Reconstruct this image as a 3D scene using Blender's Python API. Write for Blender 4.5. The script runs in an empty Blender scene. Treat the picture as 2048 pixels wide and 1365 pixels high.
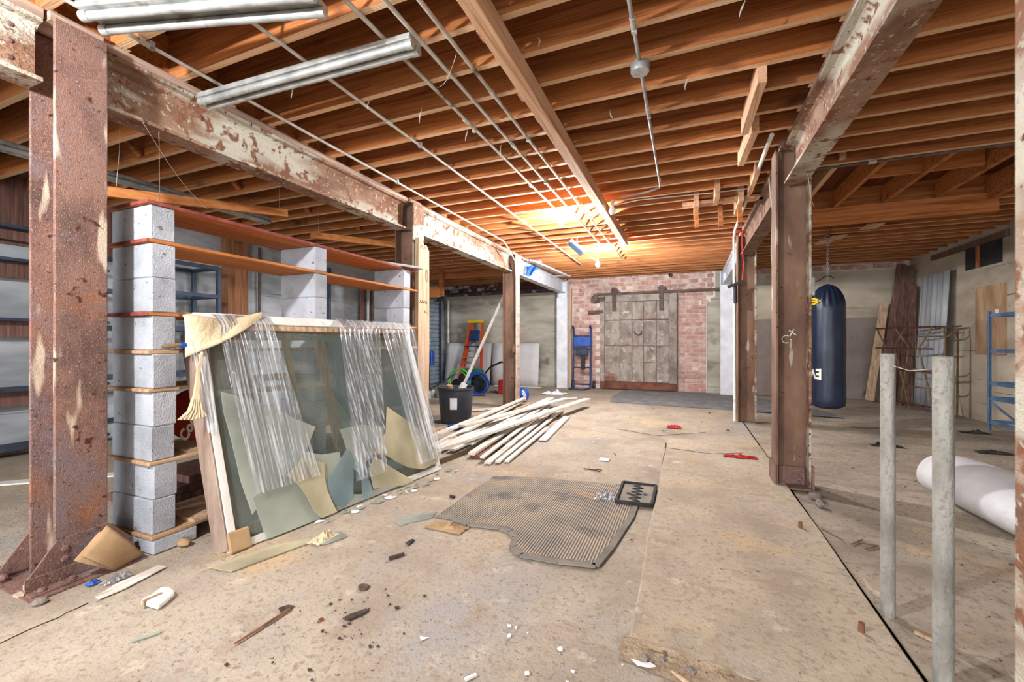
import bpy, bmesh, math, random
from mathutils import Vector, Matrix, noise as mnoise
random.seed(7)
PI = math.pi
SC = bpy.context.scene
COL = SC.collection
# ------------------------------------------------------------------ camera, world, exposure
cam_d = bpy.data.cameras.new('camera'); cam = bpy.data.objects.new('camera', cam_d); COL.objects.link(cam)
cam_d.sensor_width = 36.0; cam_d.lens = 853.0 / 2048.0 * 36.0
cam_d.shift_y = 0.0012; cam_d.clip_start = 0.05
cam.location = (0, 0, 1.2); cam.rotation_euler = (PI / 2, 0, math.atan(350 / 853.0))
SC.camera = cam
SC.view_settings.view_transform = 'Standard'; SC.view_settings.look = 'None'
SC.view_settings.gamma = 1.0; SC.view_settings.use_curve_mapping = False
SC.view_settings.exposure = 1.45
SC.cycles.use_light_tree = False; SC.cycles.adaptive_threshold = 0.02; SC.cycles.max_bounces = 5; SC.cycles.diffuse_bounces = 3; SC.cycles.glossy_bounces = 2; SC.cycles.transparent_max_bounces = 40
w = bpy.data.worlds.new('world'); SC.world = w; w.use_nodes = True
w.node_tree.nodes['Background'].inputs[0].default_value = (0.90, 0.95, 1.0, 1)
w.node_tree.nodes['Background'].inputs[1].default_value = 2.0
BULB = 2200.0      # radiance of a lit bulb
GLOBE = 980.0     # radiance of the larger globe behind the camera

# ------------------------------------------------------------------ mesh helpers
def lin(c):
    f = lambda v: (v / 12.92 if v <= 0.04045 else ((v + 0.055) / 1.055) ** 2.4)
    return tuple(f(x / 255.0) for x in c)

class MB:
    def __init__(s): s.v = []; s.f = []
    def add(s, vs, fs):
        o = len(s.v); s.v += [Vector(p) for p in vs]; s.f += [tuple(i + o for i in f) for f in fs]; return s
    def box(s, x0, x1, y0, y1, z0, z1):
        return s.add([(x0,y0,z0),(x1,y0,z0),(x1,y1,z0),(x0,y1,z0),(x0,y0,z1),(x1,y0,z1),(x1,y1,z1),(x0,y1,z1)],
                     [(3,2,1,0),(4,5,6,7),(0,1,5,4),(1,2,6,5),(2,3,7,6),(3,0,4,7)])
    def bar(s, a, b, w, h, up=(0,0,1)):          # box along a-b; w sideways, h along up
        a = Vector(a); b = Vector(b); d = (b - a).normalized(); up = Vector(up)
        r = d.cross(up)
        if r.length < 1e-4: r = d.cross(Vector((1,0,0)))
        r.normalize(); u = r.cross(d)
        vs = []
        for p in (a, b):
            for sx, sy in ((-1,-1),(1,-1),(1,1),(-1,1)): vs.append(p + r * sx * w / 2 + u * sy * h / 2)
        return s.add(vs, [(0,1,2,3),(7,6,5,4),(0,4,5,1),(1,5,6,2),(2,6,7,3),(3,7,4,0)])
    def tube(s, pts, r, n=8, cap=True):
        pts = [Vector(p) for p in pts]; o = len(s.v); m = len(pts); ref = None
        for i, p in enumerate(pts):
            d = (pts[min(i+1, m-1)] - pts[max(i-1, 0)]).normalized()
            if ref is None:
                ref = d.cross(Vector((0,0,1)))
                if ref.length < 1e-3: ref = d.cross(Vector((1,0,0)))
            ref = (ref - d * ref.dot(d)).normalized(); q = d.cross(ref)
            rr = r[i] if isinstance(r, (list, tuple)) else r
            for k in range(n):
                a = 2 * PI * k / n; s.v.append(p + ref * math.cos(a) * rr + q * math.sin(a) * rr)
        for i in range(m - 1):
            for k in range(n):
                k2 = (k + 1) % n
                s.f.append((o+i*n+k, o+i*n+k2, o+(i+1)*n+k2, o+(i+1)*n+k))
        if cap:
            s.f.append(tuple(o + k for k in reversed(range(n)))); s.f.append(tuple(o + (m-1)*n + k for k in range(n)))
        return s
    def lathe(s, prof, c=(0,0,0), n=20, axis='z'):
        o = len(s.v); c = Vector(c)
        for (r, z) in prof:
            for k in range(n):
                a = 2 * PI * k / n; x, y = r * math.cos(a), r * math.sin(a)
                s.v.append(c + Vector({'z': (x,y,z), 'x': (z,x,y), 'y': (x,z,y)}[axis]))
        for i in range(len(prof) - 1):
            for k in range(n):
                k2 = (k + 1) % n; s.f.append((o+i*n+k, o+i*n+k2, o+(i+1)*n+k2, o+(i+1)*n+k))
        s.f.append(tuple(o + k for k in reversed(range(n)))); s.f.append(tuple(o + (len(prof)-1)*n + k for k in range(n)))
        return s
    def ball(s, c, r, n=12, sq=(1,1,1)):
        m = n // 2; pr = []
        o = len(s.v)
        s.lathe([(max(1e-4, r * math.sin(PI * i / m)), -r * math.cos(PI * i / m)) for i in range(m + 1)], (0,0,0), n)
        for i in range(o, len(s.v)):
            p = s.v[i]; s.v[i] = Vector((p.x*sq[0], p.y*sq[1], p.z*sq[2])) + Vector(c)
        return s
    def prism(s, poly, z0, z1, M=None):
        n = len(poly); o = len(s.v)
        for z in (z0, z1):
            for (x, y) in poly:
                p = Vector((x, y, z)); s.v.append(M @ p if M else p)
        s.f.append(tuple(o + i for i in reversed(range(n)))); s.f.append(tuple(o + n + i for i in range(n)))
        for i in range(n):
            j = (i + 1) % n; s.f.append((o+i, o+j, o+n+j, o+n+i))
        return s
    def grid(s, fn, nu, nv):
        o = len(s.v)
        for i in range(nu + 1):
            for j in range(nv + 1): s.v.append(Vector(fn(i / nu, j / nv)))
        for i in range(nu):
            for j in range(nv):
                a = o + i*(nv+1) + j; s.f.append((a, a+nv+1, a+nv+2, a+1))
        return s
    def rot(s, M, o=0):
        for i in range(o, len(s.v)): s.v[i] = M @ s.v[i]
        return s
    def build(s, name, mat, parent=None, smooth=False, bevel=0, keep=False, solid=0):
        me = bpy.data.meshes.new(name)
        off = Vector((0,0,0))
        if parent is None and not keep and s.v:
            xs = [p.x for p in s.v]; ys = [p.y for p in s.v]
            off = Vector(((min(xs)+max(xs))/2, (min(ys)+max(ys))/2, min(p.z for p in s.v)))
        me.from_pydata([tuple(p - off) for p in s.v], [], s.f); me.validate(); me.update()
        bm = bmesh.new(); bm.from_mesh(me); bmesh.ops.recalc_face_normals(bm, faces=bm.faces); bm.to_mesh(me); bm.free()
        if smooth:
            for p in me.polygons: p.use_smooth = True
            me.set_sharp_from_angle(angle=math.radians(40))
        me.materials.append(mat)
        o = bpy.data.objects.new(name, me); COL.objects.link(o); o.location = off
        if parent is not None:
            o.parent = parent
            o.matrix_parent_inverse = MW(parent).inverted()
        if bevel:
            b = o.modifiers.new('bevel', 'BEVEL'); b.width = bevel; b.segments = 1; b.limit_method = 'ANGLE'
        if solid:
            b = o.modifiers.new('thickness', 'SOLIDIFY'); b.thickness = solid; b.offset = 0
        return o

def MW(o):
    m = Matrix.LocRotScale(o.location, o.rotation_euler, o.scale)
    if o.parent is not None: m = MW(o.parent) @ o.matrix_parent_inverse @ m
    return m
def tag(o, label=None, cat=None, group=None, kind=None):
    if label: o['label'] = label
    if cat: o['category'] = cat
    if group: o['group'] = group
    if kind: o['kind'] = kind
    return o
def thing(name, label, cat, loc=(0,0,0), group=None):
    o = bpy.data.objects.new(name, None); COL.objects.link(o); o.location = loc; o.empty_display_size = 0.1
    return tag(o, label, cat, group)
def shared(o, name, parent, loc=None, rot=None):   # another object on the same mesh
    c = o.copy(); c.name = name; COL.objects.link(c); c.parent = parent
    if loc is not None: c.location = loc
    if rot is not None: c.rotation_euler = rot
    return c

# ------------------------------------------------------------------ materials
def mat(name, ramp, scale=4.0, stretch=(1,1,1), rough=0.8, bump=0.25, bscale=None, metal=0.0, rnd=0.0,
        patch=(), detail=3.5, spec=0.3, distort=0.0, hue=None):
    m = bpy.data.materials.new(name); m.use_nodes = True
    nt = m.node_tree; N = nt.nodes; L = nt.links
    b = N['Principled BSDF']; b.inputs['Roughness'].default_value = rough; b.inputs['Metallic'].default_value = metal
    b.inputs['Specular IOR Level'].default_value = spec
    tc = N.new('ShaderNodeTexCoord'); mp = N.new('ShaderNodeMapping'); mp.inputs['Scale'].default_value = stretch
    src = tc.outputs['Object']
    oi = N.new('ShaderNodeObjectInfo')
    if rnd:
        mu = N.new('ShaderNodeMath'); mu.operation = 'MULTIPLY'; mu.inputs[1].default_value = 57.0
        L.new(oi.outputs['Random'], mu.inputs[0])
        va = N.new('ShaderNodeVectorMath'); va.operation = 'ADD'
        L.new(src, va.inputs[0]); L.new(mu.outputs[0], va.inputs[1]); src = va.outputs[0]
    L.new(src, mp.inputs['Vector'])
    def noise(sc, vec=None, det=detail, rg=0.6, dis=0.0):
        n = N.new('ShaderNodeTexNoise'); n.inputs['Scale'].default_value = sc; n.inputs['Detail'].default_value = det
        n.inputs['Roughness'].default_value = rg; n.inputs['Distortion'].default_value = dis
        L.new(vec or mp.outputs[0], n.inputs['Vector']); return n.outputs['Fac']
    def rampn(fac, stops):
        r = N.new('ShaderNodeValToRGB'); e = r.color_ramp.elements
        while len(e) < len(stops): e.new(0.5)
        for i, (p, c) in enumerate(stops):
            e[i].position = p; e[i].color = (*c, 1) if len(c) == 3 else c
        L.new(fac, r.inputs[0]); return r.outputs[0]
    n0 = noise(scale, dis=distort)
    col = rampn(n0, [(p, lin(c)) for p, c in ramp])
    for pt in patch:      # (colour, scale, lo, hi, stretch or None)
        pc, ps, lo, hi = pt[:4]; vec = src
        if len(pt) > 4:
            m2 = N.new('ShaderNodeMapping'); m2.inputs['Scale'].default_value = pt[4]
            m2.inputs['Location'].default_value = (ps*3.1, ps*1.7, ps*0.9); L.new(src, m2.inputs['Vector']); vec = m2.outputs[0]
        fac = rampn(noise(ps, vec, 2.0 if ps > 8 else 3.0, 0.65), [(lo, (0,0,0)), (hi, (1,1,1))])
        mx = N.new('ShaderNodeMix'); mx.data_type = 'RGBA'
        L.new(fac, mx.inputs['Factor']); L.new(col, mx.inputs[6]); mx.inputs[7].default_value = (*lin(pc), 1); col = mx.outputs[2]
    if rnd:
        hs = N.new('ShaderNodeHueSaturation')
        mr = N.new('ShaderNodeMapRange'); mr.inputs['To Min'].default_value = 1 - rnd; mr.inputs['To Max'].default_value = 1 + rnd
        L.new(oi.outputs['Random'], mr.inputs['Value']); L.new(mr.outputs[0], hs.inputs['Value'])
        L.new(col, hs.inputs['Color']); col = hs.outputs[0]
    L.new(col, b.inputs['Base Color'])
    if bump:
        bp = N.new('ShaderNodeBump'); bp.inputs['Strength'].default_value = bump; bp.inputs['Distance'].default_value = 0.02
        L.new(noise(bscale or scale * 5, None, 2.0), bp.inputs['Height']); L.new(bp.outputs[0], b.inputs['Normal'])
    return m
def emis(name, c, s):
    m = bpy.data.materials.new(name); m.use_nodes = True; b = m.node_tree.nodes['Principled BSDF']
    b.inputs['Base Color'].default_value = (0.8,0.8,0.8,1); b.inputs['Emission Color'].default_value = (*c, 1); b.inputs['Emission Strength'].default_value = s
    return m
def sheet(name, tint, dust, lo, hi, sc, stretch, gloss=0.12, rough=0.06, bump=0.0, seed=0.0, fmin=0.3, fmax=0.7, ior=1.45):
    """thin see-through sheet: transparent body, noise-driven dust, fresnel gloss"""
    m = bpy.data.materials.new(name); m.use_nodes = True; nt = m.node_tree; N = nt.nodes; L = nt.links
    N.remove(N['Principled BSDF']); out = N['Material Output']
    tr = N.new('ShaderNodeBsdfTransparent'); tr.inputs[0].default_value = (*lin(tint), 1)
    df = N.new('ShaderNodeBsdfDiffuse'); df.inputs[0].default_value = (*lin(dust), 1)
    gl = N.new('ShaderNodeBsdfGlossy'); gl.inputs['Roughness'].default_value = rough
    tc = N.new('ShaderNodeTexCoord'); mp = N.new('ShaderNodeMapping'); mp.inputs['Scale'].default_value = stretch
    mp.inputs['Location'].default_value = (seed, seed, 0); L.new(tc.outputs['Object'], mp.inputs[0])
    n = N.new('ShaderNodeTexNoise'); n.inputs['Scale'].default_value = sc; n.inputs['Detail'].default_value = 3; L.new(mp.outputs[0], n.inputs['Vector'])
    mr = N.new('ShaderNodeMapRange'); mr.inputs['From Min'].default_value = fmin; mr.inputs['From Max'].default_value = fmax
    mr.inputs['To Min'].default_value = lo; mr.inputs['To Max'].default_value = hi; L.new(n.outputs['Fac'], mr.inputs['Value'])
    m1 = N.new('ShaderNodeMixShader'); L.new(mr.outputs[0], m1.inputs[0]); L.new(tr.outputs[0], m1.inputs[1]); L.new(df.outputs[0], m1.inputs[2])
    fr = N.new('ShaderNodeFresnel'); fr.inputs[0].default_value = ior
    ad = N.new('ShaderNodeMath'); ad.operation = 'ADD'; ad.use_clamp = True; ad.inputs[1].default_value = gloss; L.new(fr.outputs[0], ad.inputs[0])
    m2 = N.new('ShaderNodeMixShader'); L.new(ad.outputs[0], m2.inputs[0]); L.new(m1.outputs[0], m2.inputs[1]); L.new(gl.outputs[0], m2.inputs[2])
    if bump:
        bp = N.new('ShaderNodeBump'); bp.inputs['Strength'].default_value = bump; bp.inputs['Distance'].default_value = 0.01
        L.new(n.outputs['Fac'], bp.inputs['Height']); L.new(bp.outputs[0], gl.inputs['Normal'])
    L.new(m2.outputs[0], out.inputs[0]); return m

K = {}
K['floor'] = mat('dusty_concrete_floor', [(0.30,(146,135,121)),(0.45,(169,157,140)),(0.58,(181,170,152)),(0.75,(162,153,142))], 1.4, (1,1,1), 0.92, 0.25, 70,
    patch=[((200,170,122),1.0,0.57,0.74),((164,159,153),1.2,0.54,0.70,(1,0.6,1)),((160,143,124),5,0.54,0.74),((204,192,174),7,0.60,0.76),((150,134,117),34,0.52,0.72),((112,97,82),23,0.70,0.75),((84,73,63),85,0.66,0.72),((226,222,214),95,0.745,0.78)])
K['floor_r'] = mat('dull_concrete_floor', [(0.30,(142,131,118)),(0.45,(168,156,140)),(0.6,(182,170,152)),(0.75,(158,149,138))], 1.4, (1,1.5,1), 0.92, 0.25, 70,
    patch=[((198,172,134),1.0,0.57,0.74),((132,121,110),1.5,0.57,0.74,(0.6,2.0,1)),((150,136,121),6,0.54,0.74),((138,124,110),34,0.52,0.72),((96,84,72),21,0.69,0.75),((76,66,58),80,0.66,0.72)])
K['slab'] = mat('raised_slab_concrete', [(0.30,(156,143,126)),(0.48,(178,165,145)),(0.6,(190,177,155)),(0.75,(171,160,146))], 1.5, (1.2,0.8,1), 0.92, 0.25, 70,
    patch=[((210,178,130),1.0,0.54,0.72),((176,168,160),1.6,0.56,0.72),((164,147,126),5,0.56,0.74,(0.6,1.8,1)),((206,194,176),7,0.60,0.76),((156,140,121),34,0.52,0.72),((116,100,84),23,0.71,0.76),((84,73,63),85,0.67,0.73)])
K['dirt'] = mat('loose_brown_dirt', [(0.3,(134,116,96)),(0.5,(158,138,114)),(0.7,(176,156,130))], 14, rough=1.0, bump=0.6, bscale=60, patch=[((104,88,72),30,0.58,0.68)])
K['gap'] = mat('packed_dirt', [(0.3,(52,44,38)),(0.7,(86,72,58))], 8, rough=1.0)
K['concrete'] = mat('board_formed_concrete', [(0.30,(128,122,112)),(0.48,(170,164,150)),(0.62,(192,187,174)),(0.78,(150,146,138))], 0.9, (0.6,0.6,2.6), 0.9, 0.4, 12,
    patch=[((92,86,78),1.1,0.60,0.74),((206,200,190),1.4,0.62,0.78),((96,88,78),3.2,0.64,0.70,(0.12,0.12,9)),((60,55,50),16,0.71,0.76)])
K['concrete_r'] = mat('stained_concrete', [(0.30,(150,138,122)),(0.48,(186,173,154)),(0.62,(202,190,172)),(0.78,(166,158,148))], 0.9, (0.7,0.7,1.6), 0.9, 0.4, 12,
    patch=[((150,118,92),0.8,0.60,0.76,(1.5,1.5,0.4)),((214,206,196),1.4,0.62,0.78),((96,88,78),3.2,0.65,0.71,(0.12,0.12,9)),((70,62,55),16,0.72,0.77)])
K['concrete_l'] = mat('bluish_concrete', [(0.30,(112,114,116)),(0.48,(156,160,164)),(0.62,(184,188,192)),(0.78,(140,142,146))], 0.9, (0.7,0.7,2.2), 0.9, 0.4, 12,
    patch=[((86,84,82),1.1,0.60,0.74),((96,92,88),3.2,0.64,0.70,(0.12,0.12,9))])
K['mortar'] = mat('whitewashed_mortar', [(0.35,(208,194,186)),(0.65,(226,216,208))], 6, rough=0.95, bump=0.5)
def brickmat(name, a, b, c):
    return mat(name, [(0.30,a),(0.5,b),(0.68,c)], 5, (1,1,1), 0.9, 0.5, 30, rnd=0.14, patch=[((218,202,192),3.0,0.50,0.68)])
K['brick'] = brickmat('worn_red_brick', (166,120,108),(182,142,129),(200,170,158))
K['brick_dark'] = brickmat('dark_plum_brick', (84,50,48),(108,66,60),(126,84,76))  # darker plum brick, laid in the upper left band of the back wall
K['rust'] = mat('rusted_steel', [(0.30,(92,70,64)),(0.46,(119,90,81)),(0.56,(135,102,89)),(0.72,(120,99,96))], 5, (1,1,0.6), 0.88, 0.3, 180,
    patch=[((154,98,62),2.2,0.59,0.74),((124,106,106),3.0,0.50,0.66),((88,62,54),50,0.60,0.70),((160,136,122),110,0.58,0.68),((200,182,160),3.0,0.62,0.66,(1.8,1.8,0.35)),((78,46,36),14,0.66,0.72)])
K['rust_pale'] = mat('rusted_steel_with_old_paint', [(0.32,(114,82,64)),(0.46,(136,102,80)),(0.6,(154,122,100))], 4, (1,0.6,1), 0.85, 0.5, 80,
    patch=[((190,184,168),1.1,0.47,0.56,(1.0,0.7,2.4)),((128,86,62),9,0.56,0.62),((174,166,152),26,0.60,0.66),((84,56,42),20,0.64,0.70)])
K['rust_dark'] = mat('dark_rust_steel', [(0.30,(94,71,59)),(0.5,(121,93,77)),(0.7,(140,111,91))], 5, (1,1,0.4), 0.85, 0.25, 120,
    patch=[((170,158,146),4,0.66,0.70,(2,2,0.5)),((74,44,32),14,0.66,0.72)])
K['steel_white'] = mat('white_painted_steel', [(0.35,(206,208,214)),(0.65,(232,234,240))], 4, rough=0.5, bump=0.1, patch=[((150,140,132),7,0.68,0.74)])
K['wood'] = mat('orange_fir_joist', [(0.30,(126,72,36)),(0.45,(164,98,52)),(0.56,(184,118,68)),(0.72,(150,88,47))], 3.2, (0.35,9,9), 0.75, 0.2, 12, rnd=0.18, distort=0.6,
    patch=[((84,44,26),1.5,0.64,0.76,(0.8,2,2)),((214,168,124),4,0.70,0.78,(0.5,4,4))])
K['wood_lit_under'] = mat('light_tinted_joist_underside', [(0.30,(182,138,102)),(0.45,(210,168,130)),(0.6,(220,184,148)),(0.75,(198,156,118))], 3.2, (0.35,9,9), 0.8, 0.2, 12, rnd=0.12, distort=0.6, patch=[((128,88,60),1.5,0.66,0.76,(0.8,2,2))])  # underside paler than the faces: bounced floor light put into the wood colour
K['wood_y'] = mat('orange_fir_timber', [(0.30,(180,132,98)),(0.45,(208,164,128)),(0.6,(218,180,146)),(0.75,(198,152,116))], 3.2, (9,0.35,9), 0.8, 0.2, 12, rnd=0.08, distort=0.6, patch=[((128,84,56),2.0,0.68,0.76,(2,0.8,2))])
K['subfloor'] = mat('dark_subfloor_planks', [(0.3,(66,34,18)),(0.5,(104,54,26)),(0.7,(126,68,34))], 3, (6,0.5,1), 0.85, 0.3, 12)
K['sill'] = mat('grey_weathered_sill', [(0.3,(128,104,90)),(0.5,(168,142,126)),(0.7,(192,168,150))], 4, (9,0.4,9), 0.85, 0.35, 14)
K['plank'] = mat('weathered_tan_plank', [(0.3,(150,122,96)),(0.5,(190,160,130)),(0.7,(206,180,152))], 4, (9,9,0.35), 0.85, 0.25, 12, patch=[((112,86,66),6,0.68,0.73)])
K['shelfwood'] = mat('orange_shelf_board', [(0.3,(158,92,44)),(0.5,(192,120,62)),(0.7,(208,142,84))], 4, (9,0.4,9), 0.75, 0.2, 12, rnd=0.1, patch=[((104,62,36),5,0.68,0.74)])
K['shelftan'] = mat('tan_shelf_board', [(0.3,(150,118,88)),(0.5,(184,148,112)),(0.7,(198,166,132))], 4, (9,0.4,9), 0.8, 0.25, 12, rnd=0.1, patch=[((112,84,62),4,0.64,0.74)])
K['oldpost'] = mat('old_brown_post', [(0.3,(112,72,48)),(0.5,(146,100,68)),(0.7,(164,118,84))], 4, (9,9,0.4), 0.8, 0.25, 12, patch=[((84,58,44),3,0.62,0.74)])
K['shelfred'] = mat('red_painted_edge', [(0.3,(112,48,42)),(0.6,(142,70,62)),(0.75,(168,104,94))], 12, rough=0.8)
K['block'] = mat('grey_concrete_block', [(0.30,(146,150,156)),(0.5,(174,178,186)),(0.7,(190,194,202))], 3, rough=0.95, bump=0.4, bscale=130, rnd=0.06, patch=[((112,112,114),22,0.67,0.72),((150,150,150),3,0.62,0.76)])
K['galv'] = mat('galvanised_metal', [(0.3,(140,142,140)),(0.5,(170,172,170)),(0.7,(192,194,192))], 8, rough=0.45, bump=0.08, metal=0.4, spec=0.5, patch=[((128,116,96),6,0.62,0.74)])
K['conduit'] = mat('dusty_conduit', [(0.3,(166,160,148)),(0.5,(190,186,176)),(0.7,(206,204,196))], 8, rough=0.6, bump=0.2, metal=0.05, patch=[((112,92,68),5,0.6,0.72)])
K['pipe'] = mat('weathered_grey_pipe', [(0.3,(122,120,112)),(0.5,(160,158,150)),(0.7,(182,180,172))], 9, (1,1,0.4), 0.75, 0.35, 90, metal=0.1, patch=[((142,139,131),60,0.52,0.70),((112,108,106),9,0.62,0.74,(1.5,1.5,0.10)),((150,132,98),14,0.70,0.75)])
K['white'] = mat('white_paint', [(0.3,(214,212,206)),(0.7,(238,236,230))], 5, rough=0.6, bump=0.1, patch=[((186,170,146),5,0.64,0.74)])
K['lumber'] = mat('whitewashed_lumber', [(0.3,(196,188,174)),(0.5,(224,218,208)),(0.7,(238,234,226))], 4, (9,0.5,9), 0.8, 0.25, 14, rnd=0.1, patch=[((158,132,104),2.2,0.60,0.70,(3,0.8,3)),((112,94,78),9,0.69,0.74)])
K['paper'] = mat('white_board', [(0.3,(206,206,206)),(0.7,(224,224,226))], 2, rough=0.8, bump=0.03)
K['drywall'] = mat('grey_wall_board', [(0.3,(118,106,100)),(0.6,(142,130,122))], 1.6, rough=0.9, bump=0.1, patch=[((92,84,80),2,0.64,0.74)])
K['carpet'] = mat('grey_carpet', [(0.35,(120,120,122)),(0.65,(148,147,148))], 4, rough=1.0, bump=0.6, bscale=140, patch=[((172,160,140),2,0.6,0.76)])
K['doorwood'] = mat('tin_clad_door', [(0.30,(112,100,92)),(0.48,(146,134,124)),(0.6,(166,156,146)),(0.75,(128,114,104))], 4, (1,1,0.7), 0.75, 0.4, 24, rnd=0.08, patch=[((186,178,168),9,0.63,0.70),((128,72,52),1.3,0.60,0.74,(1,1,1.4))])
K['doorrust'] = mat('rusty_door_sill', [(0.3,(88,56,44)),(0.6,(132,84,66))], 5, rough=0.85, bump=0.4)
K['iron'] = mat('brown_iron', [(0.3,(72,58,52)),(0.6,(104,86,78))], 8, rough=0.7, bump=0.3)
K['blue'] = mat('blue_paint', [(0.35,(22,64,150)),(0.65,(34,92,190))], 5, rough=0.45, bump=0.05, spec=0.5)
K['navy'] = mat('navy_tube', [(0.35,(30,46,84)),(0.65,(48,72,120))], 6, rough=0.5, bump=0.05)
K['slate'] = mat('slate_blue_steel', [(0.35,(78,106,140)),(0.65,(102,134,170))], 6, rough=0.5, bump=0.08)
K['slate_dk'] = mat('dark_slate_steel', [(0.35,(44,54,70)),(0.65,(66,78,98))], 6, rough=0.55, bump=0.08)
K['bag'] = mat('navy_vinyl', [(0.35,(22,32,52)),(0.65,(34,47,72))], 5, rough=0.36, bump=0.06, bscale=60, spec=0.5)
K['black'] = mat('black_plastic', [(0.35,(28,28,32)),(0.65,(46,46,52))], 6, rough=0.55, bump=0.05)
K['bucket'] = mat('dark_tub_plastic', [(0.35,(38,42,50)),(0.65,(58,62,72))], 4, rough=0.45, bump=0.05, spec=0.5)
K['orange'] = mat('orange_fiberglass', [(0.35,(206,72,28)),(0.65,(226,92,40))], 5, rough=0.5, bump=0.05)
K['yellow'] = mat('yellow_plastic', [(0.35,(226,190,24)),(0.65,(240,206,48))], 5, rough=0.5, bump=0.05)
K['green'] = mat('green_plastic', [(0.35,(24,92,62)),(0.65,(44,120,80))], 5, rough=0.5, bump=0.05)
K['lime'] = mat('lime_hose', [(0.35,(96,160,60)),(0.65,(120,190,84))], 5, rough=0.5, bump=0.0)
K['red'] = mat('red_plastic', [(0.35,(170,30,36)),(0.65,(196,46,50))], 5, rough=0.45, bump=0.1)
K['signred'] = mat('faded_red_sign', [(0.35,(142,34,24)),(0.65,(172,50,34))], 6, rough=0.5, bump=0.05, patch=[((110,60,44),6,0.66,0.74)])
K['cream'] = mat('cream_cloth', [(0.35,(196,176,140)),(0.65,(220,204,170))], 6, rough=0.9, bump=0.5, bscale=30)
K['card'] = mat('brown_cardboard', [(0.35,(156,126,92)),(0.65,(182,152,114))], 4, rough=0.9, bump=0.15, patch=[((142,78,40),3,0.66,0.78)])
K['wrap'] = mat('wrapped_brown_board', [(0.35,(140,118,104)),(0.65,(170,148,132))], 4, (3,3,1), 0.4, 0.4, 16, spec=0.5)
K['foam'] = mat('white_foam', [(0.35,(228,224,216)),(0.65,(244,241,234))], 6, rough=0.9, bump=0.2, patch=[((206,172,116),5,0.68,0.74)])
K['roll'] = mat('white_sheet_roll', [(0.35,(196,196,198)),(0.65,(222,222,224))], 3, rough=0.7, bump=0.15, patch=[((160,140,122),4,0.69,0.78)])
K['mat'] = mat('ribbed_rubber', [(0.30,(98,94,92)),(0.5,(132,124,116)),(0.7,(156,144,128))], 2.2, rough=0.9, bump=0.15, patch=[((196,164,118),1.7,0.55,0.72),((82,80,86),2.1,0.56,0.70)])
K['matrib'] = mat('dusty_rubber_ribs', [(0.30,(150,142,132)),(0.5,(178,166,148)),(0.7,(196,180,156))], 2.2, rough=0.9, bump=0.1, patch=[((212,180,132),1.7,0.55,0.72),((128,124,126),2.1,0.54,0.68)])
K['matedge'] = mat('grey_rubber_border', [(0.3,(112,108,102)),(0.7,(144,136,124))], 6, rough=0.9, bump=0.2)
K['rubber'] = mat('black_rubber', [(0.35,(40,42,42)),(0.65,(66,66,64))], 8, rough=0.8, bump=0.2)
K['traytop'] = mat('dusty_tray', [(0.35,(128,122,112)),(0.65,(158,148,132))], 6, rough=0.9, bump=0.2)
K['bark'] = mat('dark_debris', [(0.35,(66,54,48)),(0.65,(102,86,76))], 20, rough=0.95, bump=0.6, rnd=0.2)
K['stick'] = mat('reddish_stick', [(0.35,(112,72,52)),(0.65,(150,106,80))], 9, rough=0.9, bump=0.3)
K['stone'] = mat('grey_rubble', [(0.35,(120,112,104)),(0.65,(156,146,136))], 9, rough=0.95, bump=0.6, rnd=0.1)
K['copper'] = mat('copper_coin', [(0.35,(150,72,40)),(0.65,(184,98,60))], 9, rough=0.5, metal=0.6)
K['shard'] = mat('white_chip', [(0.35,(216,218,220)),(0.65,(238,240,242))], 9, rough=0.6, bump=0.1)
K['wire'] = mat('pale_wire', [(0.35,(176,172,166)),(0.65,(206,202,196))], 9, rough=0.7, bump=0)
K['chain'] = mat('steel_chain', [(0.35,(150,148,144)),(0.65,(186,184,180))], 9, rough=0.4, metal=0.7, bump=0)
K['ivory'] = mat('ivory_lettering', [(0.35,(228,222,206)),(0.65,(240,236,224))], 9, rough=0.7, bump=0)
K['ink'] = mat('black_marker', [(0.35,(40,34,30)),(0.65,(56,48,42))], 9, rough=0.8, bump=0)
K['scaffold'] = mat('rusty_brass_tube', [(0.35,(112,92,66)),(0.65,(148,126,96))], 9, rough=0.6, bump=0.2, metal=0.3, patch=[((110,58,42),5,0.6,0.7)])
K['maroon'] = mat('maroon_rail', [(0.35,(74,36,34)),(0.65,(104,54,50))], 9, rough=0.7, bump=0.2)
K['brownboard'] = mat('dark_brown_board', [(0.3,(84,58,50)),(0.6,(122,90,80)),(0.75,(146,114,104))], 4, (9,9,0.4), 0.85, 0.3, 12, rnd=0.12)
K['plywood'] = mat('weathered_plywood', [(0.3,(142,108,78)),(0.5,(172,140,108)),(0.7,(190,162,132))], 3, (3,3,0.5), 0.9, 0.3, 14, patch=[((92,80,72),1.8,0.58,0.72,(2,2,0.7)),((176,164,150),2.2,0.62,0.74)])
K['roller'] = mat('blue_grey_roller_slat', [(0.35,(138,154,168)),(0.65,(166,180,192))], 4, rough=0.5, bump=0.05)
K['bluewall'] = mat('blue_tarp', [(0.35,(36,84,170)),(0.65,(56,112,200))], 5, rough=0.5)
K['lamp_on'] = emis('lit_bulb', (0.98, 0.98, 1.0), BULB)
K['lamp_globe'] = emis('lit_globe', (0.98, 0.98, 1.0), GLOBE)
K['lamp_off'] = mat('opal_glass', [(0.4,(226,226,224)),(0.6,(236,236,234))], 3, rough=0.25, bump=0, spec=0.6)
K['cobweb'] = mat('dusty_cobweb', [(0.4,(176,166,154)),(0.6,(196,188,176))], 3, rough=1, bump=0)
K['glass'] = sheet('clear_old_glass', (246,250,248), (206,218,212), 0.05, 0.2, 2.5, (1,1,1), 0.0, 0.03, ior=1.3)
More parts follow.
